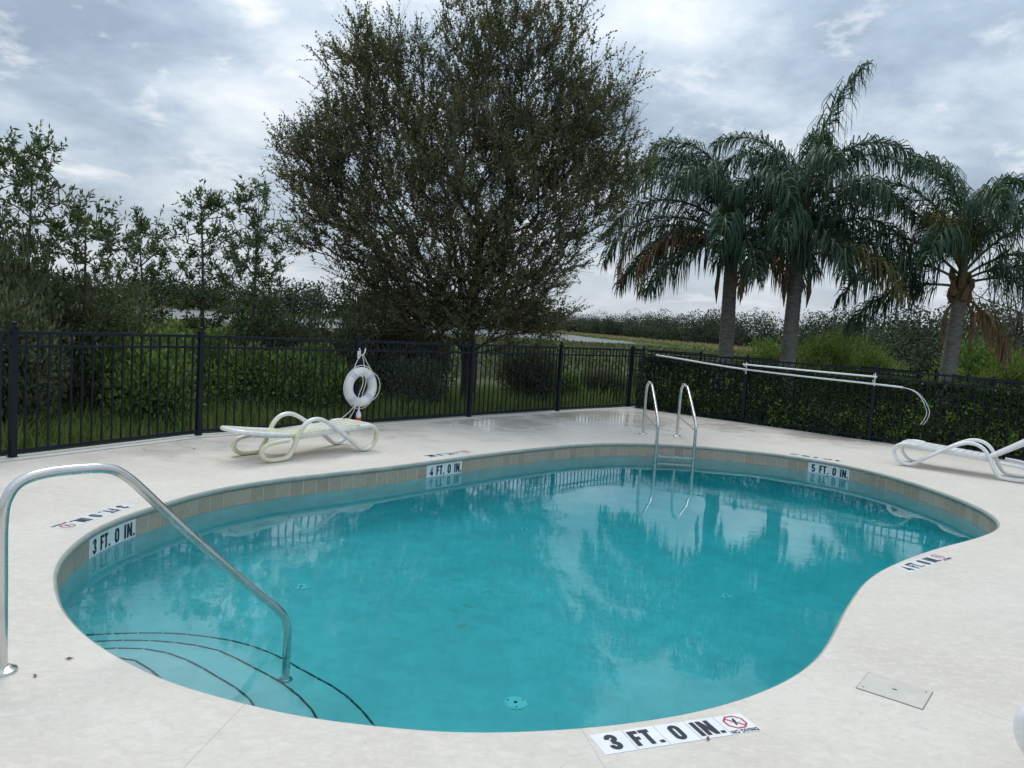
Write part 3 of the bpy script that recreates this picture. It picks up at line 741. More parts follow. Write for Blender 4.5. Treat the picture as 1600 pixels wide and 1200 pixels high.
def build_fence(name, label, pts, z0, start, skip_posts=(), npick=20, posts_extra=()):
    f = thing(name, label, 'fence', (pts[0][0], pts[0][1], z0))
    ox, oy = pts[0]
    for i, (x, y) in enumerate(pts):
        if i in skip_posts: continue
        a, b_ = pts[max(i - 1, 0)], pts[min(i + 1, len(pts) - 1)]
        rz = math.atan2(b_[1] - a[1], b_[0] - a[0])
        p = link('post', POST, f, (x - ox, y - oy, 0), (0, 0, rz))
        link('cap', CAP, p, (0, 0, PH)); link('base_plate', PLATE, p, (0, 0, 0.0))
    for i in range(len(pts) - 1):
        a = np.array(pts[i]); b_ = np.array(pts[i + 1]); u = b_ - a; L = np.linalg.norm(u); u /= L; rz = math.atan2(u[1], u[0])
        for z, w, h in RAILS:
            bb = B(); bb.box((0, 0, 0), (L - 0.064, w, h)); bb.part('rail', 'fence', f, False, ((a + b_)[0] / 2 - ox, (a + b_)[1] / 2 - oy, z), (0, 0, rz))
        k = max(3, int(round(L / 2.44 * npick)))
        for j in range(1, k):
            p = a + u * (L * j / k) ; link('picket', PICKET, f, (p[0] - ox, p[1] - oy, 0.045 + rng.uniform(-.002, .002)), (0, 0, rz))
    return f
fence_l = build_fence('pool_fence', 'black metal picket fence along left and far deck edge, before the oak', LP[1:] + [RP[0]], 0.0, 0)
fence_r = build_fence('pool_fence', 'black metal picket fence along the right deck edge before the clipped hedge', [(3.0, 17.221)] + RP[1:], 0.0, 0, skip_posts=(0,))
BF = [(3.9, 24.9), (5.88, 24.0), (8.1, 21.85), (10.37, 19.5)]
fence_b = build_fence('pool_fence', 'low black picket fence seen behind the hedge and palms', BF, -0.14, 0)
fence_c = build_fence('pool_fence', 'short far fence run whose capped posts peek over hedge top', [(11.42, 20.6), (10.5, 17.6), (9.9, 15.7), (11.8, 13.6)], -0.14, 0)

# ================================================================== stainless fittings
def hull(pts, n=8): return spline(pts, n)
rail = thing('handrail', 'curved stainless steel handrail at the entry steps on the left', 'handrail', (-2.211, 3.312, 0))
ro = np.array([-2.211, 3.312, 0])
RPTS = [(-2.213, 3.309, -0.03), (-2.215, 3.306, 0.40), (-2.215, 3.306, 0.70), (-2.201, 3.325, 0.81), (-2.168, 3.367, 0.868), (-2.104, 3.449, 0.892), (-2.01, 3.569, 0.893), (-1.937, 3.662, 0.880), (-1.889, 3.723, 0.838), (-1.829, 3.80, 0.744), (-1.665, 4.009, 0.463), (-1.414, 4.329, 0.057), (-1.325, 4.443, -0.077), (-1.283, 4.496, -0.17), (-1.272, 4.510, -0.30), (-1.272, 4.510, -0.60), (-1.272, 4.510, -0.985)]
b = B(); b.tube([np.array(p) - ro for p in hull(RPTS, 7)], 0.0242, 16); b.part('tube', 'steel', rail, True)
def flange(parent, loc, r_=0.062):
    b = B(); b.lathe((0, 0, 0), [(r_, -0.012), (r_, 0.004), (r_ * 0.93, 0.014), (r_ * 0.6, 0.024), (0.026, 0.030)], 20); return b.part('escutcheon', 'steel', parent, True, loc)
flange(rail, (0, 0, 0.0), 0.062); flange(rail, (-1.272 + 2.211, 4.510 - 3.312, -0.988), 0.045)

lad = thing('pool_ladder', 'stainless steel pool ladder with two rails on the far side', 'ladder', (2.54, 12.77, 0))
lo = np.array([2.54, 12.77, 0])
for x, dy in ((2.262, 0.0), (2.837, -0.02)):
    pts = [(x, 12.785, -0.03), (x, 12.785, 0.40), (x, 12.76, 0.74), (x, 12.69, 0.85), (x, 12.57, 0.893), (x, 12.43, 0.885), (x, 12.26, 0.84), (x, 11.80, 0.545), (x, 11.60, 0.405), (x, 11.54, 0.32), (x, 11.535, 0.20), (x, 11.545, -0.40), (x, 11.56, -1.25)]
    b = B(); b.tube([np.array(p) + np.array((0, dy, 0)) - lo for p in hull(pts, 7)], 0.024, 14); sr = b.part('side_rail', 'steel', lad, True)
    b = B(); b.tube([np.array((x, 12.785 + dy, 0.34)) - lo, np.array((x, 11.54 + dy, 0.27)) - lo], 0.0125, 10); b.part('brace', 'steel', lad, True)
    flange(lad, tuple(np.array((x, 12.785 + dy, 0)) - lo), 0.066)
for z in (-0.145, -0.42, -0.69, -0.96):
    b = B(); b.box((0, 0, 0), (0.53, 0.075, 0.012)); b.box((0, -0.035, -0.010), (0.53, 0.008, 0.03)); b.box((0, 0.035, -0.010), (0.53, 0.008, 0.03))
    b.part('tread', 'steel', lad, False, (2.55 - lo[0], 11.53 - lo[1], z))

# ================================================================== loungers
SIDE = [(0.30, 0.318), (0.16, 0.325), (0.06, 0.30), (0.005, 0.23), (0.015, 0.14), (0.08, 0.06), (0.18, 0.027), (0.27, 0.05), (0.42, 0.155), (0.62, 0.295), (0.80, 0.405), (0.93, 0.452), (1.05, 0.440), (1.145, 0.375), (1.215, 0.26), (1.275, 0.13), (1.345, 0.045), (1.44, 0.027), (1.58, 0.030), (1.665, 0.07), (1.685, 0.145), (1.63, 0.20), (1.50, 0.225), (1.34, 0.235)]
def lounger(name, label, loc, ang, back_deg, m):
    t = thing(name, label, 'sun lounger', (loc[0], loc[1], 0), ang, 'white resin sun loungers')
    hw = 0.27
    for s in (-1, 1):
        b = B(); b.tube([(p[0], s * hw, p[1]) for p in spline([(x, z) for x, z in SIDE], 5)], 0.0255, 12, flat=1.35, side=(0, 1, 0)); b.part('side_frame', m, t, True)
        for fx in (0.18, 1.50):
            b = B(); b.box((fx, s * hw, 0.004), (0.07, 0.04, 0.008)); b.part('foot_pad', 'dark', t)
    # seat: side stringers and cross slats
    def seat_z(x): return 0.325 - 0.055 * (x - 0.1)
    for s in (-1, 1):
        b = B(); P = [(x, s * (hw - 0.045), seat_z(x) - 0.012) for x in np.linspace(0.10, 1.24, 8)]; b.tube(P, 0.03, 8, flat=0.8, side=(0, 1, 0)); b.part('seat_rail', m, t, True)
    for k, x in enumerate(np.arange(0.12, 1.20, 0.088)):
        b = B(); b.box((0, 0, 0), (0.077, 2 * hw - 0.075, 0.020)); b.part('seat_slat', m, t, False, (x, 0, seat_z(x) + 0.012), (0, R(3.1), 0))
    b = B(); b.tube([(0.10, -hw, 0.318), (0.085, -hw * 0.5, 0.324), (0.082, 0, 0.326), (0.085, hw * 0.5, 0.324), (0.10, hw, 0.318)], 0.024, 8); b.part('end_bar', m, t, True)
    # backrest hinged at x = 1.18
    br = link('backrest', None, t, (1.17, 0, 0.272), (0, -R(back_deg), 0))
    b = B()
    P = [(0.0, -hw + 0.05, 0), (0.35, -hw + 0.045, 0.012), (0.66, -hw + 0.06, 0.03), (0.745, -hw + 0.12, 0.036), (0.77, 0, 0.04), (0.745, hw - 0.12, 0.036), (0.66, hw - 0.06, 0.03), (0.35, hw - 0.045, 0.012), (0.0, hw - 0.05, 0)]
    b.tube(spline(P, 5), 0.024, 8); b.part('back_frame', m, br, True)
    for k, x in enumerate(np.arange(0.06, 0.70, 0.083)):
        b = B(); b.box((0, 0, 0), (0.062, 2 * hw - 0.13, 0.018)); b.part('back_slat', m, br, False, (x, 0, 0.006 + 0.03 * x))
    for s in (-1, 1):
        b = B(); b.box((0.28, s * 0.12, -0.022), (0.52, 0.02, 0.035)); b.part('back_rib', m, br)
    return t
u1 = math.atan2(8.44 - 9.48, -2.58 + 1.79)
d1 = np.array([math.cos(u1), math.sin(u1)]); nrm1 = np.array([-d1[1], d1[0]])
# near side frame feet sit at (-1.79, 9.48) and (-2.56, 8.43)
def place(foot, ang, side):
    d = np.array([math.cos(ang), math.sin(ang)]); n_ = np.array([-d[1], d[0]]); return np.array(foot) - d * 0.18 - n_ * 0.27 * side
p1 = place((-1.79, 9.48), u1, +1)
lounger('sun_lounger', 'weathered white lounger stained yellow-green, lying flat by left fence', p1, u1, 4.0, 'resin_dirty')
u2 = math.atan2(10.31 - 11.10, 6.86 - 5.86)
p2 = place((5.86, 11.10), u2, -1)
lounger('sun_lounger', 'clean white lounger with raised backrest, right of the pool', p2, u2, 33.0, 'resin')
u3 = R(-12)
lounger('sun_lounger', 'white lounger foot just entering the frame at lower right corner', (2.12, 2.76), u3, 30.0, 'resin')

# ================================================================== life ring on post, throw line
C_ = np.array([-2.388, 11.635]); inw = np.array([0.70, -0.714])     # towards the pool
hk = thing('rope_hook', 'white double rope hook on the post above the life ring', 'hook', (C_[0] + inw[0] * 0.034, C_[1] + inw[1] * 0.034, 1.10))
for s in (-1, 1):
    tx = np.array([0.714, 0.70]) * 0.035 * s
    b = B(); b.tube(spline([(0, 0, 0), (inw[0] * 0.06 + tx[0] * .5, inw[1] * 0.06 + tx[1] * .5, -0.01), (inw[0] * 0.10 + tx[0], inw[1] * 0.10 + tx[1], 0.03), (inw[0] * 0.10 + tx[0] * 1.6, inw[1] * 0.10 + tx[1] * 1.6, 0.10)], 5), 0.009, 8); b.part('prong', 'white', hk, True)
b = B(); b.box((inw[0] * 0.004, inw[1] * 0.004, 0), (0.05, 0.008, 0.11), (0.714, 0.70, 0)); b.part('back_plate', 'white', hk)
rc = np.array([C_[0] + inw[0] * 0.125, C_[1] + inw[1] * 0.125, 0.61])
ring = thing('life_ring', 'white life ring with rope hanging on a fence post', 'life ring', tuple(rc), 0)
a_ = np.array([0.61, 0.79, 0]); a_ /= np.linalg.norm(a_); zz = np.array([0, 0, 1.0]); nn_ = np.cross(a_, zz)
RR, rr = 0.235, 0.072
b = B(); b.tube([a_ * (RR * math.cos(t)) + zz * (RR * math.sin(t)) for t in np.linspace(0, 2 * math.pi, 48, endpoint=False)], rr, 18, closed=True); b.part('ring_body', 'white', ring, True)
for t0 in (45, 135, 225, 315):
    b = B(); ts = [R(t0 - 9), R(t0 - 3), R(t0 + 3), R(t0 + 9)]
    b.tube([a_ * (RR * math.cos(t)) + zz * (RR * math.sin(t)) for t in ts], rr + 0.004, 18); b.part('band', 'band', ring, True)
# grab line looping round the ring
gl_ = []
for k in range(4):
    t0, t1 = R(45 + 90 * k), R(135 + 90 * k)
    for s in np.linspace(0, 1, 9, endpoint=False):
        t = t0 + (t1 - t0) * s; rad = RR + rr + 0.008 + 0.035 * math.sin(math.pi * s) * (2.1 if k == 3 else 0.5)
        gl_.append(a_ * (rad * math.cos(t)) + zz * (rad * math.sin(t)) + nn_ * 0.01)
b = B(); b.tube(gl_, 0.0055, 6, closed=True); b.part('grab_line', 'rope', ring, True)
top = np.array([C_[0] + inw[0] * 0.135, C_[1] + inw[1] * 0.135, 1.11]) - rc
for s in (-1, 1):
    b = B(); b.tube(spline([top + a_ * 0.02 * s, a_ * (0.10 * s) + zz * 0.38, a_ * (0.17 * s) + zz * 0.27 + nn_ * 0.03], 5), 0.006, 6); b.part('hanging_rope', 'rope', ring, True)
b = B(); b.tube(spline([top, top * 0.7 + nn_ * 0.05, a_ * 0.03 + nn_ * 0.085 + zz * 0.1, a_ * -0.02 + nn_ * 0.08 - zz * 0.08, a_ * -0.05 + nn_ * 0.085 - zz * 0.2, a_ * -0.055 + nn_ * 0.05 - zz * 0.33], 6), 0.0055, 6); b.part('throw_rope', 'rope', ring, True)
b = B(); b.tube(spline([a_ * -0.17 + zz * 0.22 + nn_ * 0.08, a_ * -0.05 + zz * 0.16 + nn_ * 0.09, a_ * -0.035 + zz * 0.05 + nn_ * 0.09, a_ * -0.10 - zz * 0.10 + nn_ * 0.09, a_ * -0.13 - zz * 0.24 + nn_ * 0.08, a_ * -0.30 - zz * 0.42 + nn_ * 0.03, a_ * -0.45 - zz * 0.52 - nn_ * 0.02, a_ * -0.56 - zz * 0.605 - nn_ * 0.03], 6), 0.0055, 6); b.part('throw_rope', 'rope', ring, True)
b = B(); b.tube(spline([a_ * -0.13 - zz * 0.24 + nn_ * 0.09, a_ * -0.19 - zz * 0.40 + nn_ * 0.06, a_ * -0.24 - zz * 0.52, a_ * -0.27 - zz * 0.606], 6), 0.0055, 6); b.part('throw_rope', 'rope', ring, True)
fl = thing('throw_float', 'small white and red rope float hanging below the life ring', 'float', tuple(rc + a_ * -0.055 + nn_ * 0.05 + zz * -0.545))
b = B(); b.lathe((0, 0, 0.085), [(0.035, 0), (0.042, 0.03), (0.036, 0.07), (0.018, 0.10), (0.012, 0.13), (0.007, 0.21)], 14); b.part('float_body', 'white', fl, True)
b = B(); b.lathe((0, 0, -0.02), [(0.060, 0), (0.056, 0.03), (0.043, 0.08), (0.036, 0.105)], 14); b.part('float_skirt', 'red', fl, True)

# ================================================================== rescue poles hung on the right fence
po = thing('rescue_pole', 'long white rescue pole with curved hook hung along right fence', 'rescue pole', (4.716, 15.552, 1.093))
oo = np.array([4.716, 15.552, 1.093])
b = B(); b.tube([np.array(p) - oo for p in spline([(3.155, 16.948, 1.226), (3.577, 16.571, 1.191), (4.148, 16.06, 1.136), (4.716, 15.552, 1.093), (5.574, 14.785, 1.060), (6.592, 13.874, 1.040), (6.955, 13.55, 1.028)], 5)], 0.0175, 12); b.part('shaft', 'pole', po, True)
HK = [(6.93, 13.57, 1.029), (7.042, 13.472, 1.008), (7.13, 13.393, 0.956), (7.207, 13.325, 0.854), (7.261, 13.276, 0.727), (7.284, 13.255, 0.618), (7.262, 13.275, 0.501), (7.225, 13.308, 0.410)]
for w in (-1, 1):
    P = [np.array(p) - oo + np.array((0.67, 0.75, 0)) * 0.012 * w * min(1, k / 3) + np.array((0.75, -0.67, 0)) * 0.020 * w * min(1, k / 4) for k, p in enumerate(HK)]
    b = B(); b.tube(spline(P, 5), 0.0065, 8); b.part('hook', 'pole', po, True)
p_2 = thing('telescopic_pole', 'shorter white pole hung above the rescue pole on right fence', 'pole', (5.65, 14.71, 1.18))
o2 = np.array([5.65, 14.71, 1.18])
b = B(); b.tube([np.array((4.699, 15.567, 1.190)) - o2, np.array((5.65, 14.714, 1.178)) - o2, np.array((6.607, 13.861, 1.173)) - o2], 0.0165, 12); b.part('shaft', 'pole', p_2, True)
for q in ((4.70, 15.566, 1.190), (6.607, 13.861, 1.173)):
    b = B(); b.tube([np.array(q) - o2 - np.array((0.75, -0.67, 0)) * 0.012, np.array(q) - o2 + np.array((0.75, -0.67, 0)) * 0.012], 0.022, 12); b.part('end_cap', 'white', p_2, True)
for (x, y), lab in ((RP[1], 'white pole hanger on first right-hand fence post from the corner'), (RP[2], 'white pole hanger on the fence post just left of rescue hook')):
    h = thing('pole_hanger', lab, 'hook', (x - 0.67 * 0.034, y - 0.75 * 0.034, 1.0))
    for z in (0.07, 0.165):
        b = B(); b.tube(spline([(0, 0, z), (-0.67 * 0.06, -0.75 * 0.06, z - 0.012), (-0.67 * 0.095, -0.75 * 0.095, z + 0.0), (-0.67 * 0.10, -0.75 * 0.10, z + 0.05)], 4), 0.006, 8); b.part('prong', 'white', h, True)
    b = B(); b.box((0, 0, 0.12), (0.022, 0.006, 0.24), (0.75, -0.67, 0)); b.part('strap', 'white', h)

# ================================================================== deck markers and skimmer lid
def no_dive_meshes():
    r0, r1 = 0.056, 0.046; V = []; F = []
    for k in range(8):
        a = R(22.5 + 45 * k); V += [(r0 * math.cos(a), r0 * math.sin(a), 0), (r1 * math.cos(a), r1 * math.sin(a), 0)]
    for k in range(8):
        j = (k + 1) % 8; F.append((2 * k, 2 * j, 2 * j + 1, 2 * k + 1))
    s = math.sqrt(0.5)
    c = 0.043; w = 0.0045
    P = [(-c * s - w * s, c * s - w * s, 0.0002), (c * s - w * s, -c * s - w * s, 0.0002), (c * s + w * s, -c * s + w * s, 0.0002), (-c * s + w * s, c * s + w * s, 0.0002)]
    b = B(); b.add(V, F); b.add(P, [(0, 1, 2, 3)]); red = b.mesh('no_diving_symbol', 'redink')
    # diver: slim body with head, plus ripples
    b = B(); D = [(-0.004, 0.030), (0.004, 0.031), (0.007, 0.010), (0.004, -0.012), (0.002, -0.026), (-0.003, -0.026), (-0.006, -0.010), (-0.007, 0.012)]
    ca, sa = math.cos(R(-14)), math.sin(R(-14)); b.add([(x * ca - y * sa, x * sa + y * ca, 0.0006) for x, y in D], [tuple(range(8))])
    for k, y in enumerate((-0.004, -0.004)):
        x0 = -0.034 if k == 0 else 0.014
        for q in range(3): b.add([(x0 + q * 0.008, y, 0.0006), (x0 + q * 0.008 + 0.005, y + 0.003, 0.0006), (x0 + q * 0.008 + 0.005, y + 0.0045, 0.0006), (x0 + q * 0.008, y + 0.0015, 0.0006)], [(0, 1, 2, 3)])
    return red, b.mesh('diver_symbol', 'ink')
ND_RED, ND_INK = no_dive_meshes()
NDT = text_mesh('NO DIVING', 0.034, 0.72, 0.0010, 0.0004)
_b = B(); _b.box((0, 0, 0.0), (0.150, 0.150, 0.010)); DTILE = _b.mesh('marker_tile', 'marker')
def deck_marker(p0, p1, num, lab, sym_first=False):
    p0 = np.array(p0); p1 = np.array(p1); u = p1 - p0; L = np.linalg.norm(u); u /= L; up = np.array([-u[1], u[0]]); rz = math.atan2(u[1], u[0])
    t = thing('deck_depth_marker', lab, 'depth marker', (p0[0], p0[1], 0.0), rz)
    seq = [num, 'FT.', '0', 'IN.', 'ND']
    if sym_first: seq = ['ND'] + seq[:4]
    for k, s in enumerate(seq):
        x = (k + 0.5) * 0.1545
        link('marker_tile', DTILE, t, (x, 0, -0.0025 + 0.0004 * (k % 2)), (0, 0, R(rng.uniform(-0.5, 0.5))))
        if s == 'ND':
            link('no_diving_symbol', ND_RED, t, (x, 0.012, 0.0034)); link('diver_symbol', ND_INK, t, (x, 0.012, 0.0034)); link('lettering', NDT, t, (x, -0.060, 0.0034))
        else:
            o = link('lettering', LET[s], t, (x, 0, 0.0036)); o.scale = (0.98, 0.98, 1)
# rows lie flat, their tops towards the water
def row(p0, p1): return np.array(p0), np.array(p1)
_u = np.array([math.cos(0.3627), math.sin(0.3627)]); _d = np.array([_u[1], -_u[0]])
q0 = np.array([0.416, 3.0903]) + _d * 0.0772
deck_marker(q0, q0 + _u * 0.77, '3', 'white deck tiles reading 3 FT. 0 IN. and NO DIVING, near pool edge')
deck_marker((-3.13, 6.245), (-3.262, 5.488), '3', 'white deck tiles reading 3 FT. 0 IN. upside down, at the left')
deck_marker((-0.50, 9.945), (-1.005, 9.372), '4', 'dark lettered 4 FT. 0 IN. deck tiles above far wall marker', True)
deck_marker((4.945, 11.13), (4.32, 11.56), '5', 'dark lettered 5 FT. 0 IN. deck tiles right of the ladder')
deck_marker((3.11, 5.79), (3.70, 6.275), '4', 'white deck tiles reading 4 FT. 0 IN. on the right deck edge')
HC = np.array([[1.978, 3.883], [2.203, 3.703], [2.047, 3.517], [1.828, 3.70]]); hc = HC.mean(0)
hu = (HC[1] - HC[0]) / np.linalg.norm(HC[1] - HC[0])
lid = thing('skimmer_lid', 'pale rectangular access lid set in the deck, lower right', 'access lid', (hc[0], hc[1], 0), math.atan2(hu[1], hu[0]))
b = B(); b.box((0, 0, 0.001), (0.303, 0.253, 0.004)); b.part('lid_recess', 'lid_rim', lid)
b = B(); b.box((0, 0, 0.0022), (0.297, 0.247, 0.0045)); b.part('lid_plate', 'lid', lid)
b = B(); b.box((0.0, 0.0, 0.0048), (0.020, 0.010, 0.0015)); b.part('finger_slot', 'dark', lid)
for s in (-1, 1):
    b = B(); b.lathe((0.125 * s, 0.09 * s, 0.0044), [(0.006, 0), (0.006, 0.0015)], 10); b.part('screw', 'steel', lid)
# fallen leaf bits on the deck
for k, (x, y, a) in enumerate(((-2.0, 3.47, 0.4), (0.93, 3.12, 1.2), (-3.7, 8.9, 0.3), (-4.2, 8.7, 2.0), (-2.05, 3.29, 2.2))):
    v = [(-0.02, 0, 0.004), (-0.004, 0.008, 0.010), (0.018, 0.001, 0.005), (-0.002, -0.008, 0.003)]
    labs = ['tiny brown dry leaf on deck beside the entry steps', 'tiny brown dry leaf on the near depth marker tiles', 'tiny dark leaf scrap on far left deck', 'tiny dark leaf scrap by the kerb crack at left', 'tiny dark twig leaf beside the handrail base flange']
    tag(link('fallen_leaf', mesh('fallen_leaf', v, [(0, 1, 2, 3)], 'boot'), None, (x, y, 0.001), (0, 0, a)), labs[k], 'leaf', 'leaf scraps on the deck')

# ================================================================== vegetation generators
def unit(a): return a / np.maximum(np.linalg.norm(a, axis=-1, keepdims=True), 1e-9)
def leaf_quads(P, D, L, W, fold=0.25):
    """diamond leaves: base P, direction D, length L, width W -> verts, faces"""
    n = len(P); D = unit(D); r_ = rng.normal(size=(n, 3)); S = unit(np.cross(D, r_)); N = np.cross(S, D)
    L = np.asarray(L).reshape(-1, 1) * np.ones((n, 1)); W = np.asarray(W).reshape(-1, 1) * np.ones((n, 1))
    mid = P + D * L * 0.48
    V = np.stack([P, mid + S * W / 2 + N * W * fold, P + D * L, mid - S * W / 2 + N * W * fold], 1).reshape(-1, 3)
    F = np.arange(4 * n).reshape(n, 4); return V, F
def frustums(A, Bp, ra, rb, seg=5):
    n = len(A); T = unit(Bp - A); ref = np.where(np.abs(T[:, 2:3]) > 0.9, np.array([[1.0, 0, 0]]), np.array([[0, 0, 1.0]]))
    X = unit(np.cross(T, ref)); Y = np.cross(T, X); an = np.arange(seg) * 2 * math.pi / seg
    ring = X[:, None] * np.cos(an)[None, :, None] + Y[:, None] * np.sin(an)[None, :, None]
    V = np.concatenate([A[:, None] + ring * ra[:, None, None], Bp[:, None] + ring * rb[:, None, None]], 1).reshape(-1, 3)
    k = np.arange(seg); l = (k + 1) % seg
    f = np.stack([k, l, l + seg, k + seg], 1)
    F = (np.arange(n)[:, None, None] * 2 * seg + f[None]).reshape(-1, 4); return V, F
def join(parts):
    V = []; F = []; n = 0
    for v, f in parts: V.append(v); F.append(f + n); n += len(v)
    return np.concatenate(V), np.concatenate(F)
def grow(attr, root, pathw=0.55, step=0.35, up=0.10, tip=0.006, power=2.35):
    """connects every attractor to a branching skeleton that starts with the polyline 'root'"""
    pos = [np.array(p, float) for p in root]; par = [-1] + list(range(len(root) - 1))
    plen = [0.0]
    for i in range(1, len(pos)): plen.append(plen[-1] + np.linalg.norm(pos[i] - pos[i - 1]))
    first = max(1, int(len(root) * 0.45))
    order = np.argsort(np.linalg.norm(attr - pos[first], axis=1))
    arr = np.zeros((len(attr) * 12 + len(root), 3)); pl = np.zeros(len(arr)); arr[:len(pos)] = pos; pl[:len(pos)] = plen; n = len(pos)
    for a in attr[order]:
        d = np.linalg.norm(arr[first:n] - a, axis=1); below = np.maximum(0, arr[first:n, 2] - a[2] + 0.05)
        i = first + int(np.argmin(d * (1 + 0.0) + pathw * pl[first:n] + 1.2 * below))
        d0 = np.linalg.norm(arr[i] - a); k = max(1, min(8, int(round(d0 / step)))); prev = i; base = arr[i].copy()
        for q in range(1, k + 1):
            t = q / k; p = base * (1 - t) + a * t + np.array([0, 0, -up * d0 * math.sin(math.pi * t)]) + (rng.normal(size=3) * 0.03 * d0 if q < k else 0)
            arr[n] = p; pl[n] = pl[prev] + np.linalg.norm(p - arr[prev]); par.append(prev); prev = n; n += 1
    P = arr[:n]; par = np.array(par); acc = np.zeros(n); kids = np.zeros(n, int)
    for i in range(n - 1, 0, -1):
        if kids[i] == 0: acc[i] = tip ** power
        acc[par[i]] += acc[i] * 1.003; kids[par[i]] += 1
    rad = acc ** (1 / power)
    return P, par, rad, kids
def tree_mesh(P, par, rad, seg=6):
    c = np.arange(1, len(P)); a = par[c]
    ra = np.minimum(rad[a], rad[c] * 1.6); ra[a < 1] = rad[a[a < 1]]
    return frustums(P[a], P[c], ra, rad[c], seg)
def twigs(P, D, n_per, lmin, lmax, spread, upw):
    n = len(P); T = np.repeat(P, n_per, 0); d = np.repeat(unit(D), n_per, 0)
    d = unit(d + rng.normal(size=d.shape) * spread + np.array([0, 0, upw])); L = rng.uniform(lmin, lmax, len(T))
    return T, d, L
def leaves_on(T, d, L, per, ll, lw, t0=0.15, ang=0.9, droop=0.0):
    n = len(T); t = np.tile(np.linspace(t0, 1.0, per), n) + rng.normal(size=n * per) * 0.03
    B_ = np.repeat(T, per, 0) + np.repeat(d * L[:, None], per, 0) * t[:, None]
    D = unit(np.repeat(d, per, 0) + rng.normal(size=(n * per, 3)) * ang + np.array([0, 0, -droop]))
    k = rng.uniform(0.7, 1.2, n * per); return leaf_quads(B_, D, ll * k, lw * k)

# ------------------------------------------------------------------ the big oak
oak_at = np.array([-0.94, 16.0, -0.22])
oak = thing('oak_tree', 'large spreading oak with small dull green leaves behind the fence', 'tree', tuple(oak_at))
def oak_env(n):
    """points filling a broad vase-shaped crown of uneven lobes"""
    lobes = [((-3.05, 0.2, 4.95), (1.2, 1.4, 1.1)), ((-2.2, 0.0, 5.3), (1.4, 1.5, 1.2)), ((-2.7, -0.4, 3.7), (1.2, 1.3, 0.9)), ((-2.15, 0.0, 6.6), (1.15, 1.3, 1.2)), ((-1.95, 0.4, 7.25), (0.8, 0.9, 0.75)), ((-0.1, 0.1, 7.25), (1.15, 1.4, 1.3)), ((1.0, -0.2, 7.4), (1.15, 1.2, 1.1)), ((2.15, 0.2, 6.5), (1.0, 1.2, 1.0)), ((2.45, 0.1, 5.4), (1.1, 1.4, 1.05)), ((1.3, 0.0, 5.6), (1.3, 1.4, 1.3)), ((1.9, -0.3, 4.3), (1.1, 1.3, 0.9)), ((1.1, -0.5, 3.5), (1.2, 1.3, 1.0)), ((0.95, -0.4, 2.6), (1.15, 1.2, 0.85)),
             ((0.0, -0.9, 4.6), (1.8, 1.4, 1.7)), ((-1.1, -0.9, 3.4), (1.5, 1.4, 1.3)), ((-1.9, 0.3, 2.6), (1.35, 1.3, 0.75)), ((0.0, 0.6, 5.7), (1.8, 1.6, 1.5)), ((-0.8, -0.7, 2.3), (1.2, 1.1, 0.8)), ((0.3, -0.9, 2.9), (1.1, 0.9, 0.9)), ((0.2, -0.8, 1.9), (0.9, 0.8, 0.6)), ((-1.3, -0.6, 1.8), (1.3, 1.0, 0.6)), ((1.1, -0.4, 2.0), (0.95, 1.0, 0.55))]
    vol = np.array([a[1][0] * a[1][1] * a[1][2] for a in lobes]) ** 0.8; cnt = (n * vol / vol.sum()).astype(int); out = []
    for (c, r_), k in zip(lobes, cnt):
        q = unit(rng.normal(size=(k, 3))) * (rng.random((k, 1)) ** 0.42); out.append(np.array(c) + q * np.array(r_))
    return np.concatenate(out)
att = oak_env(3200)
root = [(0, 0, 0), (0.02, 0, 0.35), (0.03, 0.02, 0.8), (0.0, 0.0, 1.25), (-0.05, 0.0, 1.7), (0.0, 0.03, 2.2), (0.06, 0.05, 2.8), (0.1, 0.05, 3.6)]
P, par, rad, kids = grow(att, root, 0.42, 0.38, 0.05, 0.0055, 2.5)
s_ = 0.185 / rad[1]; rad = np.maximum(rad * s_ ** np.clip((rad / rad[1]), 0, 1), 0.0045)
rad[0] *= 1.25
vt, ft = tree_mesh(P, par, rad, 6)
link('trunk', mesh('trunk', vt, ft, 'bark', True), oak)
tipm = np.where((rad < 0.020) & (np.arange(len(P)) > 8))[0]; Dt = P[tipm] - P[par[tipm]]
out_d = unit(P[tipm] - np.array([0, 0, 2.2]))
T, d, L = twigs(P[tipm], unit(Dt) * 0.8 + out_d * 0.6, 6, 0.20, 0.64, 0.52, 0.40)
vt, ft = frustums(T, T + d * L[:, None], np.full(len(T), 0.0042), np.full(len(T), 0.0022), 3)
tw = link('twigs', mesh('twigs', vt, ft, 'twig'), oak); tag(tw, kind='stuff')
# foliage comes in clumps: some boughs are full, others nearly bare
fld = sum(np.sin(T @ k_ + p_) for k_, p_ in zip(rng.normal(size=(7, 3)) * 2.6, rng.uniform(0, 6.28, 7))) / 7 ** 0.5
keep = rng.random(len(T)) < np.clip(0.73 + 0.38 * fld + 0.02 * np.linalg.norm(T - np.array([0, 0, 4.0]), axis=1), 0.12, 1.0)
vl, fl_ = leaves_on(T[keep], d[keep], L[keep], 15, 0.058, 0.031, 0.03, 0.85)
lf = link('crown', mesh('crown', vl, fl_, 'oak_leaf'), oak); tag(lf, kind='stuff')
print('oak leaves', len(fl_), 'nodes', len(P))
# dense bunches (mistletoe-like clumps) that read darker in the crown
cl = att[rng.choice(len(att), 40, False)]
Pc = np.repeat(cl, 170, 0) + rng.normal(size=(40 * 170, 3)) * 0.19
vl, fl_ = leaf_quads(Pc, rng.normal(size=Pc.shape), rng.uniform(0.05, 0.08, len(Pc)), 0.032)
tag(link('leaf_clumps', mesh('leaf_clumps', vl, fl_, 'shrub_dark'), oak), kind='stuff')

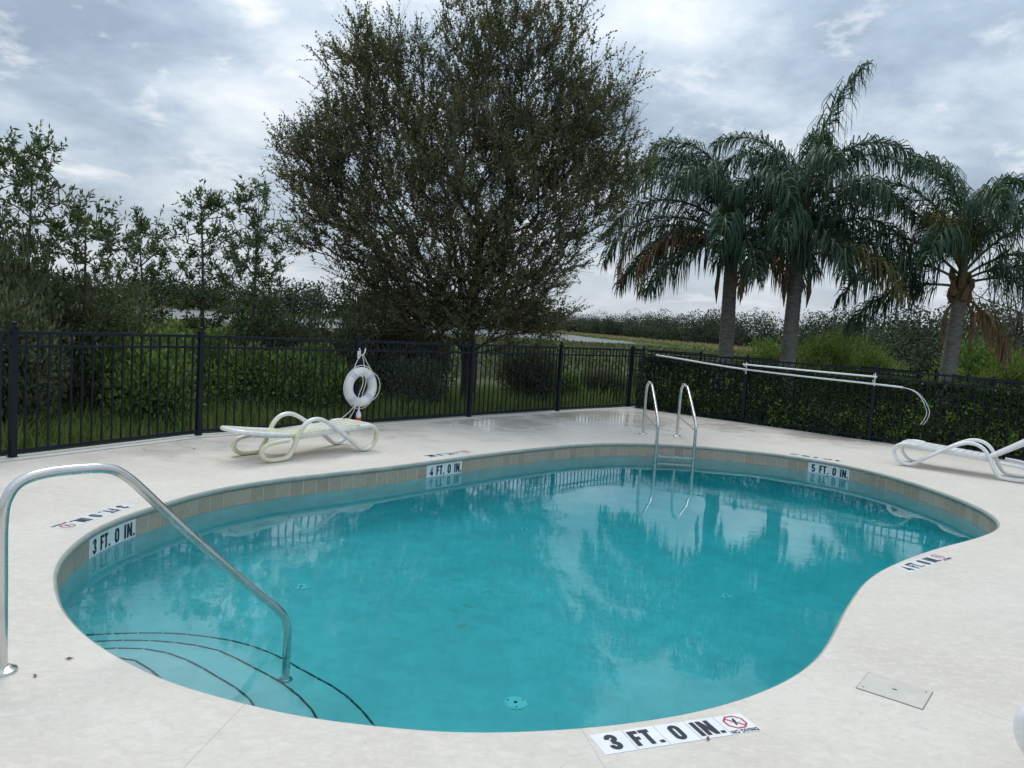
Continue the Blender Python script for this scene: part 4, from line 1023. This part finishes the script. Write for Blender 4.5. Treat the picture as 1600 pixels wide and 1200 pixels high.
# ------------------------------------------------------------------ broad-leaved saplings on the left
def sapling(label, x, y, h, spread, n_att, seed, low=0.28):
    z0 = ground_z(x, y) - 0.03; t = thing('sapling_tree', label, 'tree', (x, y, z0), 0, 'young trees beyond the left fence')
    H = h - z0
    n_att = int(n_att * 1.65); zz_ = rng.uniform(low, 0.96, n_att); w = spread * np.clip(np.sin(np.pi * (0.12 + 0.85 * (zz_ - low) / (1 - low))) + 0.15, 0.1, 1)
    az = rng.uniform(0, 2 * math.pi, n_att); rr_ = w * np.sqrt(rng.random(n_att))
    A = np.c_[rr_ * np.cos(az), rr_ * np.sin(az), zz_ * H]
    lean = rng.normal(size=2) * 0.08
    root = [(lean[0] * s * s, lean[1] * s * s, H * s * 0.97) for s in np.linspace(0, 1, 9)]
    P, par, rad, kids = grow(A, root, 0.15, 0.3, -0.05, 0.005, 2.3)
    rad = np.maximum(rad * min(1, 0.035 / rad[0]), 0.004)
    v, f = tree_mesh(P, par, rad, 5); link('trunk', mesh('trunk', v, f, 'twig', True), t)
    tp = np.where((kids == 0) | (rng.random(len(P)) < 0.45))[0]; tp = tp[P[tp, 2] > low * H]
    D = unit(P[tp] - P[np.maximum(par[tp], 0)])
    T, d, L = twigs(P[tp], D, 4, 0.10, 0.34, 0.6, 0.40)
    v, f = leaves_on(T, d, L, 13, 0.090, 0.028, 0.05, 0.8, 0.08)
    link('crown', mesh('crown', v, f, 'sap_leaf'), t)
sapling('tallest broad-leaved sapling at the far left edge, rising highest', -6.75, 10.5, 3.82, 0.72, 80, 1, 0.3)
sapling('leafy sapling second from left, above the dark shrub mass', -6.15, 10.9, 3.05, 0.6, 80, 2, 0.35)
sapling('slim sapling standing alone against the sky gap left of oak', -6.78, 14.0, 3.28, 0.42, 60, 3, 0.42)
sapling('broad-leaved sapling second left of the oak, taller and fuller', -5.72, 14.0, 3.75, 0.58, 85, 4, 0.36)
sapling('broad-leaved sapling touching the left side of the oak crown', -4.55, 13.2, 3.85, 0.5, 85, 5, 0.36)

# ------------------------------------------------------------------ shrubs
def shrub_meshes(n_leaf, ll, lw, m, shape=(1, 1, 1), nst=14):
    """unit-size bush about 1 m in radius and height; returns stem mesh, leaf mesh"""
    az = rng.uniform(0, 2 * math.pi, nst); el = rng.uniform(0.5, 1.4, nst)
    tips = np.c_[np.cos(az) * np.cos(el), np.sin(az) * np.cos(el), np.sin(el)] * rng.uniform(0.6, 1.05, (nst, 1))
    A = []; Bq = []
    for k in range(nst):
        p = np.array([0, 0, 0.0]); 
        for s in range(4):
            q = tips[k] * (s + 1) / 4 + rng.normal(size=3) * 0.03; A.append(p); Bq.append(q); p = q
    vs1, fs1 = frustums(np.array(A), np.array(Bq), np.full(len(A), 0.012), np.full(len(A), 0.008), 4)
    lob = unit(rng.normal(size=(22, 3))) * rng.uniform(0.35, 0.78, (22, 1)); lob[:, 2] = np.abs(lob[:, 2]) * 0.95 + 0.16
    k = rng.integers(0, 22, n_leaf); q = unit(rng.normal(size=(n_leaf, 3))) * (rng.random((n_leaf, 1)) ** 0.45) * rng.uniform(0.24, 0.40, 22)[k][:, None]
    Pp = lob[k] + q; Pp[:, 2] = np.abs(Pp[:, 2]); D = unit(q + rng.normal(size=q.shape) * 0.15 + np.array([0, 0, 0.12]))
    sz = rng.uniform(0.7, 1.25, n_leaf); vl, fl = leaf_quads(Pp, D, ll * sz, lw * sz)
    return mesh('stems', vs1, fs1, 'twig'), mesh('foliage', vl, fl, m)
SH = {'dark': [shrub_meshes(24000, 0.050, 0.024, 'shrub_dark') for _ in range(2)], 'green': [shrub_meshes(13000, 0.065, 0.036, 'shrub_green') for _ in range(2)], 'light': [shrub_meshes(14000, 0.060, 0.022, 'shrub_light') for _ in range(2)]}
cnt_ = 0
def shrub(kind, x, y, rx, h, label, group=None, ry=None):
    global cnt_
    cnt_ += 1; a, b_ = SH[kind][cnt_ % 2]; z0 = ground_z(x, y) - 0.05
    t = thing('shrub', label, 'shrub', (x, y, z0), rng.uniform(0, 6.28), group); t.scale = (rx, ry or rx, h)
    link('stems', a, t); link('foliage', b_, t)
GL = 'shrubs beyond the left fence'
for kind, x, y, rx, h, lab in (
    ('dark', -6.3, 9.0, 1.05, 1.9, 'dark fine-leaved shrub nearest the leftmost fence post'),
    ('dark', -7.6, 10.6, 1.5, 2.8, 'tall brownish shrub at the left edge below the tallest sapling'),
    ('dark', -6.95, 10.0, 1.15, 2.45, 'dark rounded shrub filling the gap between the two leftmost saplings'),
    ('dark', -6.2, 11.2, 1.2, 2.15, 'tall dark shrub below the second sapling from left'),
    ('green', -5.35, 10.9, 0.95, 1.55, 'green shrub just behind the first fence panel at left'),
    ('green', -5.2, 12.4, 1.15, 1.5, 'green shrub between the second post and slim sapling'),
    ('green', -4.1, 12.6, 1.05, 1.35, 'green leafy shrub behind the panel left of life ring'),
    ('green', -3.3, 13.2, 1.05, 1.35, 'green leafy shrub right behind the life ring post'),
    ('dark', -4.6, 14.6, 1.3, 1.95, 'brownish shrub below the sapling touching the oak'),
    ('dark', -3.3, 15.2, 1.35, 2.1, 'brown twiggy shrub under the oak crown left of trunk'),
    ('dark', -2.1, 15.6, 1.15, 1.8, 'dark shrub directly left of the oak trunk'),
    ('dark', -2.0, 14.6, 0.9, 1.15, 'low dark shrub behind the fence panel left of oak trunk'),
    ('green', -7.9, 14.5, 1.4, 1.9, 'yellow-green shrub seen through the gap left of slim sapling'),
    ('green', -6.3, 15.6, 1.3, 1.75, 'bright green shrub behind the slim sapling'),
    ('dark', 0.35, 16.9, 0.95, 1.45, 'dark shrub directly right of the oak trunk'),
    ('green', 1.0, 18.6, 0.9, 0.95, 'small green shrub right of oak below the lake'),
    ('dark', 2.3, 20.3, 0.9, 0.85, 'low dark bush behind the second last far fence panel'),
    ('dark', 3.6, 21.5, 0.8, 0.75, 'low dark bush behind the fence corner'),
    ('green', -9.5, 13.5, 1.6, 2.3, 'green shrub at far left behind the brownish shrub')):
    shrub(kind, x, y, rx, h, lab, GL)
GR = 'light green bushes in the field behind the palms'
for kind, x, y, rx, h, lab in (
    ('light', 8.5, 21.0, 1.1, 2.15, 'light green bush right beside the middle palm trunk'),
    ('light', 9.55, 22.6, 1.35, 2.5, 'pale feathery bush between the middle and right palms'),
    ('light', 10.8, 23.0, 1.5, 1.95, 'low pale bush left of the right palm trunk'),
    ('light', 12.7, 21.2, 1.5, 1.9, 'light green bush right of the right palm trunk'),
    ('light', 14.3, 20.8, 1.6, 2.0, 'light green bush at right edge of the field'),
    ('green', 15.2, 24.5, 1.9, 3.0, 'darker green bush behind the field at right edge'),
    ('light', 9.2, 26.5, 1.9, 2.1, 'far low pale bush behind the middle palm'),
    ('light', 12.4, 26.0, 2.2, 2.1, 'far low pale bush behind the right palm')):
    shrub(kind, x, y, rx, h, lab, GR)

# feathery tree at the right edge
t = thing('feathery_tree', 'fine-leaved feathery tree at the right edge behind right palm', 'tree', (17.3, 26.5, -0.9))
A = np.array([0, 0, 3.3]) + unit(rng.normal(size=(420, 3))) * (rng.random((420, 1)) ** 0.45) * np.array([2.5, 2.2, 2.6])
P, par, rad, kids = grow(A, [(0, 0, 0), (0, 0, 0.5), (0.05, 0, 1.0), (0.1, 0, 1.6), (0.1, 0, 2.4)], 0.4, 0.4, 0.03, 0.006)
rad = np.maximum(rad * 0.13 / rad[0], 0.005)
v, f = tree_mesh(P, par, rad, 5); link('trunk', mesh('trunk', v, f, 'bark', True), t)
tp = np.where(rad < 0.02)[0]; T, d, L = twigs(P[tp], unit(P[tp] - P[np.maximum(par[tp], 0)]), 3, 0.3, 0.6, 0.6, 0.1)
v, f = leaves_on(T, d, L, 9, 0.085, 0.022, 0.1, 0.8, 0.1); tag(link('crown', mesh('crown', v, f, 'shrub_dark'), t), kind='stuff')

# ------------------------------------------------------------------ clipped hedge behind the right fence
hedge_o = np.array([6.9, 14.3]); hu_ = np.array([0.745, -0.667]); hn_ = np.array([0.667, 0.745])
hd = thing('clipped_hedge', 'dark clipped hedge filling in behind the right fence', 'hedge', (hedge_o[0], hedge_o[1], -0.06))
def hedge_pts(n, l0, l1, w0, w1, h):
    s = rng.uniform(l0, l1, n); face = rng.random(n); w = np.where(face < 0.62, w0 + 0.10 * rng.random(n) ** 1.5, rng.uniform(w0, w1, n))
    z = np.where((face >= 0.62) & (face < 0.86), h - 0.10 * rng.random(n) ** 1.5, rng.uniform(0.03, h, n))
    wob = 0.035 * np.sin(s * 2.1) + 0.03 * np.sin(s * 5.3 + 1); z = z * (1 + 0.5 * wob)
    w = w + 0.05 * np.sin(s * 3.1 + z * 4)
    return np.c_[hu_[0] * s + hn_[0] * w, hu_[1] * s + hn_[1] * w, z]
Pp = hedge_pts(52000, -5.15, 6.2, -0.33, 0.50, 1.20)
vl, fl_ = leaf_quads(Pp, rng.normal(size=Pp.shape) + np.r_[-hn_ * 0.5, 0.5], rng.uniform(0.045, 0.085, len(Pp)), 0.036)
tag(link('foliage', mesh('foliage', vl, fl_, 'hedge_leaf'), hd), kind='stuff')
# pale young shoots in clusters on the face
cc = hedge_pts(85, -5.0, 6.0, -0.38, -0.33, 0.95); cc[:, 2] = rng.uniform(0.15, 0.9, len(cc)) ** 1.15
Pq = np.repeat(cc, 34, 0) + rng.normal(size=(len(cc) * 34, 3)) * 0.065
vl, fl_ = leaf_quads(Pq, rng.normal(size=Pq.shape) + np.r_[-hn_ * 0.9, 0.5], rng.uniform(0.045, 0.08, len(Pq)), 0.030)
tag(link('young_shoots', mesh('young_shoots', vl, fl_, 'hedge_new'), hd), kind='stuff')
A = []; Bq = []
for k in range(130):
    s = rng.uniform(-5.1, 6.1); w = rng.uniform(0.0, 0.5); p = np.array([hu_[0] * s + hn_[0] * w, hu_[1] * s + hn_[1] * w, 0]); q = p + np.array([rng.normal() * 0.12, rng.normal() * 0.12, rng.uniform(0.7, 1.1)]); A.append(p); Bq.append(q)
vs1, fs1 = frustums(np.array(A), np.array(Bq), np.full(130, 0.014), np.full(130, 0.006), 4)
tag(link('stems', mesh('stems', vs1, fs1, 'twig'), hd), kind='stuff')

# ------------------------------------------------------------------ queen palms
def frond_mesh(az, e0, length, droop, m, leaf=0.80, dens=58, hang=0.75, twist=0.0):
    n = 22; s = np.linspace(0, 1, n); el = e0 - droop * s ** 1.35
    dh = np.array([math.cos(az), math.sin(az), 0.0]); side = np.array([-math.sin(az), math.cos(az), 0.0])
    bend = twist * s ** 1.5
    hd_ = dh[None] * np.cos(bend)[:, None] + side[None] * np.sin(bend)[:, None]
    D = hd_ * np.cos(el)[:, None] + np.array([0, 0, 1.0])[None] * np.sin(el)[:, None]
    P = np.vstack([[0, 0, 0], np.cumsum(D[:-1] * length / (n - 1), 0)])
    b = B(); b.tube([tuple(p) for p in P], list(0.032 * (1 - s) ** 0.8 + 0.004), 5)
    t = np.linspace(0.17, 1.0, dens); idx = t * (n - 1); i0 = np.clip(idx.astype(int), 0, n - 2); fr = (idx - i0)[:, None]
    base = P[i0] * (1 - fr) + P[i0 + 1] * fr; fw = unit(D[i0] * (1 - fr) + D[i0 + 1] * fr)
    V = []; F = []
    nv = 0
    for sg in (-1, 1):
        for rep in (0, 1):
            k = dens; lat = unit(np.cross(fw, np.array([0, 0, 1.0])) + 1e-6) * sg; upv = np.cross(lat * sg, fw) * (1 if True else 1)
            L = leaf * (0.45 + 0.75 * np.sin(np.pi * np.clip(t * 0.85 + 0.12, 0, 1))) * rng.uniform(0.8, 1.15, k)
            plume = rng.normal(size=(k, 1)) * 0.45 + (0.15 if rep else -0.15)
            d0 = unit(lat * 0.62 + fw * 0.62 + upv * plume + rng.normal(size=(k, 3)) * 0.14)
            dn = np.array([0, 0, -1.0])
            d1 = unit(d0 * (1 - hang * 0.6) + dn * hang * 0.8); d2 = unit(d0 * (1 - hang) * 0.6 + dn * (0.5 + hang) + rng.normal(size=(k, 3)) * 0.08)
            p0 = base + rng.normal(size=(k, 3)) * 0.006; p1_ = p0 + d0 * L[:, None] * 0.34; p2_ = p1_ + d1 * L[:, None] * 0.36; p3_ = p2_ + d2 * L[:, None] * 0.34
            wv = unit(np.cross(d0, rng.normal(size=(k, 3)))) 
            w = 0.0165
            q = np.stack([p0 - wv * w * 0.5, p0 + wv * w * 0.5, p1_ - wv * w, p1_ + wv * w, p2_ - wv * w * 0.8, p2_ + wv * w * 0.8, p3_ - wv * 0.002, p3_ + wv * 0.002], 1).reshape(-1, 3)
            f = (np.arange(k)[:, None, None] * 8 + np.array([[0, 1, 3, 2], [2, 3, 5, 4], [4, 5, 7, 6]])[None]).reshape(-1, 4) + nv
            V.append(q); F.append(f); nv += len(q)
    return b, np.concatenate(V), np.concatenate(F)
def palm(label, x, y, zc, lean, fronds, dead, tr=0.185):
    z0 = ground_z(x, y) - 0.05; t = thing('queen_palm', label, 'palm tree', (x, y, z0), 0, 'queen palms beyond the right fence')
    H = zc - z0; b = B(); pts = []; rads = []
    for k in range(64):
        s = k / 63; pts.append((lean[0] * s ** 1.5, lean[1] * s, H * s)); rads.append(tr * (1.12 - 0.22 * s + 0.10 * math.exp(-s * 9)) * (1.0 + (0.025 if k % 2 else -0.018)))
    b.tube(pts, rads, 16); b.part('trunk', 'palm_bark', t, True)
    top_ = np.array([lean[0], lean[1], H])
    # old leaf bases sheathing the growing tip
    for k in range(10):
        a = k * 2.4; zz0 = -0.05 + 0.06 * k; r0 = tr * 0.92
        p = top_ + np.array([math.cos(a) * r0 * 0.8, math.sin(a) * r0 * 0.8, zz0]); q = top_ + np.array([math.cos(a) * (r0 * 1.25 + 0.03), math.sin(a) * (r0 * 1.25 + 0.03), zz0 + 0.34]); b = B()
        b.tube([p, (p + q) / 2 + np.array([math.cos(a), math.sin(a), 0]) * 0.03, q], [0.10, 0.085, 0.035], 7, flat=1.25); b.part('leaf_base', 'boot', t, True)
    b = B(); b.tube([top_ + np.array((0, 0, -0.05)), top_ + np.array((0, 0, 0.45)), top_ + np.array((0.01, 0, 1.0)), top_ + np.array((0.02, 0, 1.45))], [tr * 0.85, tr * 0.72, 0.085, 0.04], 10); b.part('crown_shaft', 'rachis', t, True)
    for az, e0, ln, dr, m, hang, tw in fronds:
        bb, v, f = frond_mesh(R(az), R(e0), ln, R(dr), m, hang=hang, twist=R(tw))
        start = top_ + np.array([math.cos(R(az)) * 0.08, math.sin(R(az)) * 0.08, 0.35 + 0.75 * max(0, e0) / 90])
        o = link('frond', mesh('frond', v, f, m), t, tuple(start)); bb.part('rachis', 'rachis' if m != 'frond_dead' else 'boot', o, True)
    for az, e0, ln, dr in dead:
        bb, v, f = frond_mesh(R(az), R(e0), ln, R(dr), 'frond_dead', leaf=0.60, dens=46, hang=0.95)
        start = top_ + np.array([math.cos(R(az)) * 0.14, math.sin(R(az)) * 0.14, 0.12])
        o = link('dead_frond', mesh('dead_frond', v, f, 'frond_dead'), t, tuple(start)); bb.part('rachis', 'boot', o, True)
    # woody spathe hanging by the trunk
    for a in (200, 330):
        a = R(a + rng.uniform(-20, 20)); p = top_ + np.array([math.cos(a) * tr, math.sin(a) * tr, -0.02]); b = B()
        b.tube([p, p + np.array([math.cos(a) * 0.12, math.sin(a) * 0.12, -0.25]), p + np.array([math.cos(a) * 0.15, math.sin(a) * 0.15, -0.75]), p + np.array([math.cos(a) * 0.12, math.sin(a) * 0.12, -1.15])], [0.02, 0.05, 0.07, 0.008], 7, flat=0.4); b.part('spathe', 'boot', t, True)
F_ = 'frond'
# azimuth 0 = right in the picture, 90 = away, 180 = left, 270 = towards the camera
palm('left queen palm with long fronds drooping far to the left', 5.56, 20.0, 3.75, (-0.08, 0), [
    (178, 68, 3.9, 128, F_, .85, 0), (192, 54, 4.0, 122, F_, .85, 0), (165, 42, 3.8, 112, F_, .9, 0), (184, 26, 3.8, 100, F_, .9, 0), (172, 8, 3.3, 82, F_, .9, 0), (200, -2, 2.8, 70, F_, .9, 0), (150, 76, 3.5, 118, F_, .85, 0), (225, 60, 3.4, 128, F_, .85, 0), (248, 30, 3.0, 112, F_, .9, 0), (285, 62, 3.0, 135, F_, .85, 0), (270, 8, 2.6, 85, F_, .9, 0), (110, 72, 3.4, 110, F_, .85, 0), (75, 60, 3.2, 118, F_, .85, 0), (15, 62, 3.0, 130, F_, .9, 0), (340, 40, 2.8, 112, F_, .9, 0), (310, 18, 2.7, 95, F_, .9, 0), (20, 12, 2.7, 90, F_, .9, 0), (170, 84, 3.3, 112, F_, .8, 0), (140, 22, 3.2, 95, F_, .9, 0)],
    [(178, 42, 3.9, 152), (186, 30, 3.3, 145), (345, 0, 2.0, 85)])
palm('middle queen palm, the tallest, with a tall upright spear crown', 7.0, 19.5, 3.75, (0.02, 0), [
    (25, 88, 4.6, 50, F_, .9, 0), (60, 87, 4.0, 104, F_, .85, 0), (345, 87, 3.7, 140, F_, .88, 0), (175, 87, 3.5, 125, F_, .85, 0), (190, 80, 3.2, 135, F_, .88, 0), (0, 80, 3.5, 125, F_, .9, 0), (205, 62, 2.9, 128, F_, .9, 0), (350, 56, 3.1, 118, F_, .9, 0), (5, 34, 3.4, 98, F_, .9, 0), (345, 14, 3.2, 82, F_, .9, 0), (300, 60, 3.0, 130, F_, .9, 0), (265, 74, 3.2, 130, F_, .88, 0), (240, 34, 2.7, 112, F_, .9, 0), (280, 12, 2.6, 88, F_, .9, 0), (100, 78, 3.6, 105, F_, .85, 0), (130, 50, 3.0, 112, F_, .9, 0), (45, 40, 3.2, 105, F_, .9, 0), (325, 4, 2.9, 74, 'frond_old', .9, 0), (195, 20, 2.6, 95, F_, .9, 0)],
    [(2, 18, 3.5, 80), (205, 10, 2.2, 100)])
palm('right queen palm, shorter, with thick ringed trunk near right edge', 10.80, 19.0, 2.95, (0.12, 0), [
    (100, 86, 3.7, 85, F_, .85, 0), (30, 84, 3.8, 108, F_, .85, 0), (170, 74, 3.9, 112, F_, .85, 0), (186, 56, 4.4, 104, F_, .88, 0), (176, 40, 4.2, 92, F_, .9, 0), (192, 22, 3.6, 84, F_, .9, 0), (182, 4, 3.0, 70, F_, .9, 0), (0, 72, 4.0, 118, F_, .85, 0), (352, 54, 4.2, 108, F_, .88, 0), (8, 36, 3.9, 96, F_, .9, 0), (350, 16, 3.4, 82, F_, .9, 0), (290, 66, 3.1, 130, F_, .85, 0), (255, 74, 3.2, 126, F_, .85, 0), (225, 48, 3.1, 118, F_, .9, 0), (300, 25, 2.7, 100, F_, .9, 0), (60, 60, 3.4, 112, F_, .88, 0), (210, 84, 3.6, 108, F_, .85, 0), (215, 55, 1.6, 40, 'frond_old', .5, 0), (190, 62, 1.5, 30, 'frond_old', .45, 0)],
    [(350, -35, 1.8, 48)])

# ------------------------------------------------------------------ grass, field, reeds, far wood
def blades(P, h, w, m, name, lean=0.35, label=None):
    n = len(P); d = np.c_[rng.normal(size=(n, 2)) * lean, np.ones(n)]; h = np.asarray(h).reshape(-1, 1); d = unit(d)
    sd = unit(np.c_[rng.normal(size=(n, 2)), np.zeros(n)]); bend = np.c_[d[:, :2] * 1.1, np.full((n, 1), -0.15)]
    m1 = P + d * h * 0.55; t = m1 + unit(d + bend * 0.7) * h * 0.5
    w = np.asarray(w).reshape(-1, 1) * np.ones((n, 1))
    V = np.stack([P - sd * w / 2, P + sd * w / 2, m1 + sd * w * 0.4, m1 - sd * w * 0.4, t + sd * w * 0.05, t - sd * w * 0.05], 1).reshape(-1, 3)
    F = (np.arange(n)[:, None, None] * 6 + np.array([[0, 1, 2, 3], [3, 2, 4, 5]])[None]).reshape(-1, 4)
    o = link(name, mesh(name, V, F, m)); tag(o, label, name.replace('_', ' '), None, 'stuff'); return o
lp = np.array(LP[1:]); seg = np.diff(lp, axis=0); sl = np.linalg.norm(seg, axis=1)
n = 30000; k = rng.choice(len(seg), n, p=sl / sl.sum()); t = rng.random(n); pq = lp[k] + seg[k] * t[:, None]; nn2 = np.c_[-seg[k][:, 1], seg[k][:, 0]] / sl[k][:, None]
wd = 0.16 + 3.2 * rng.random(n) ** 1.4; pq = pq + nn2 * wd[:, None]
zg = -0.07 - 0.83 * ((wd / 24) ** 2 * (3 - 2 * wd / 24)) - 0.02
patch = 0.5 + 0.5 * np.sin(pq[:, 0] * 1.7) * np.cos(pq[:, 1] * 1.3)
blades(np.c_[pq, zg], (0.18 + 0.42 * rng.random(n) * (0.4 + 0.6 * patch)) * np.clip(wd * 2.2, 0.3, 1), rng.uniform(0.008, 0.016, n), 'grass', 'tall_grass', 0.3, 'tall green grass growing behind the left fence')
n = 16000; r1 = rng.uniform(0, 1, n); s = rng.uniform(-8, 9, n); w = 1.0 + 24 * r1 ** 1.2
pq = np.array([8.5, 13.6])[None] + s[:, None] * hu_[None] + w[:, None] * hn_[None]
zg = np.array([ground_z(x, y) for x, y in pq])
blades(np.c_[pq, zg], rng.uniform(0.2, 0.65, n), rng.uniform(0.02, 0.05, n), 'field', 'field_weeds', 0.5, 'pale green weeds covering the field behind the hedge')
n = 9000; pq = np.c_[rng.uniform(0, 6.5, n), rng.uniform(18.3, 36, n)]; zg = np.array([ground_z(x, y) for x, y in pq])
blades(np.c_[pq, zg], rng.uniform(0.2, 0.6, n), rng.uniform(0.015, 0.04, n), 'grass', 'marsh_grass', 0.4, 'green marsh grass between the far fence and the lake')
n = 14000; pq = np.c_[rng.uniform(-12, 46, n), 34 + 110 * rng.random(n) ** 1.3]; zg = np.full(n, -0.92)
blades(np.c_[pq, zg], rng.uniform(0.15, 0.7, n), rng.uniform(0.10, 0.35, n), 'marsh', 'marsh_sedge', 0.5, 'dull green sedge on the flat ground before the lake')
BK = np.array([(4, 400), (19, 355), (31, 292), (36, 221), (43, 202), (48, 178), (52, 142), (58, 123), (66, 103), (80, 85)], float)[::-1]
def along(Q, n, wmin, wmax):
    sg = np.diff(Q, axis=0); l = np.linalg.norm(sg, axis=1); k = rng.choice(len(sg), n, p=l / l.sum()); t = rng.random(n)
    nr = np.c_[sg[k][:, 1], -sg[k][:, 0]] / l[k][:, None]; return Q[k] + sg[k] * t[:, None] + nr * rng.uniform(wmin, wmax, n)[:, None]
pq = along(BK, 6000, -3, 4); blades(np.c_[pq, np.full(6000, -0.9)], rng.uniform(0.6, 1.3, 6000), rng.uniform(0.15, 0.4, 6000), 'reed', 'dry_reeds', 0.3, 'tan dry reeds edging the far lake bank')
pq = along(BK, 8000, -11, -2); blades(np.c_[pq, np.full(8000, -0.9)], rng.uniform(0.2, 0.5, 8000), rng.uniform(0.3, 0.8, 8000), 'shrub_green', 'water_plants', 0.6, 'green water plants along the far lake bank')
# far woods: many crowns of leaf clumps, one mass
def wood(Q, ncrown, wmin, wmax, hmin, hmax, name, label, leaf, per=170):
    c = along(Q, ncrown, wmin, wmax); V = []; F = []; nv = 0
    for x, y in c:
        h = rng.uniform(hmin, hmax); r_ = h * rng.uniform(0.26, 0.62)
        k = per; q = unit(rng.normal(size=(k, 3))) * (rng.random((k, 1)) ** 0.4); p = np.array([x, y, -0.9 + h * 0.52]) + q * np.array([r_, r_, h * 0.5])
        v, f = leaf_quads(p, unit(q + rng.normal(size=q.shape) * 0.6), rng.uniform(0.6, 1.3, k) * leaf, rng.uniform(0.5, 0.9, k) * leaf); V.append(v); F.append(f + nv); nv += len(v)
    o = link(name, mesh(name, np.concatenate(V), np.concatenate(F), 'wood_far')); tag(o, label, 'woods', None, 'stuff')
wood(BK + np.array([10, 6]), 300, 1, 26, 3.0, 11.5, 'far_wood', 'dense green woods on the far bank behind the palms', 0.46, 700)
wood(np.array([(22, 46), (34, 40), (48, 34), (66, 30)], float), 110, -8, 12, 2.4, 5.6, 'field_wood', 'scrubby woods closing off the field at right', 0.20, 1500)
wood(np.array([(-460, 330), (-330, 350), (-206, 362), (-144, 352), (-60, 318), (6, 305), (20, 330)], float), 240, -34, -2, 8, 17, 'lake_wood', 'dark distant woods across the lake at left', 1.2, 320)
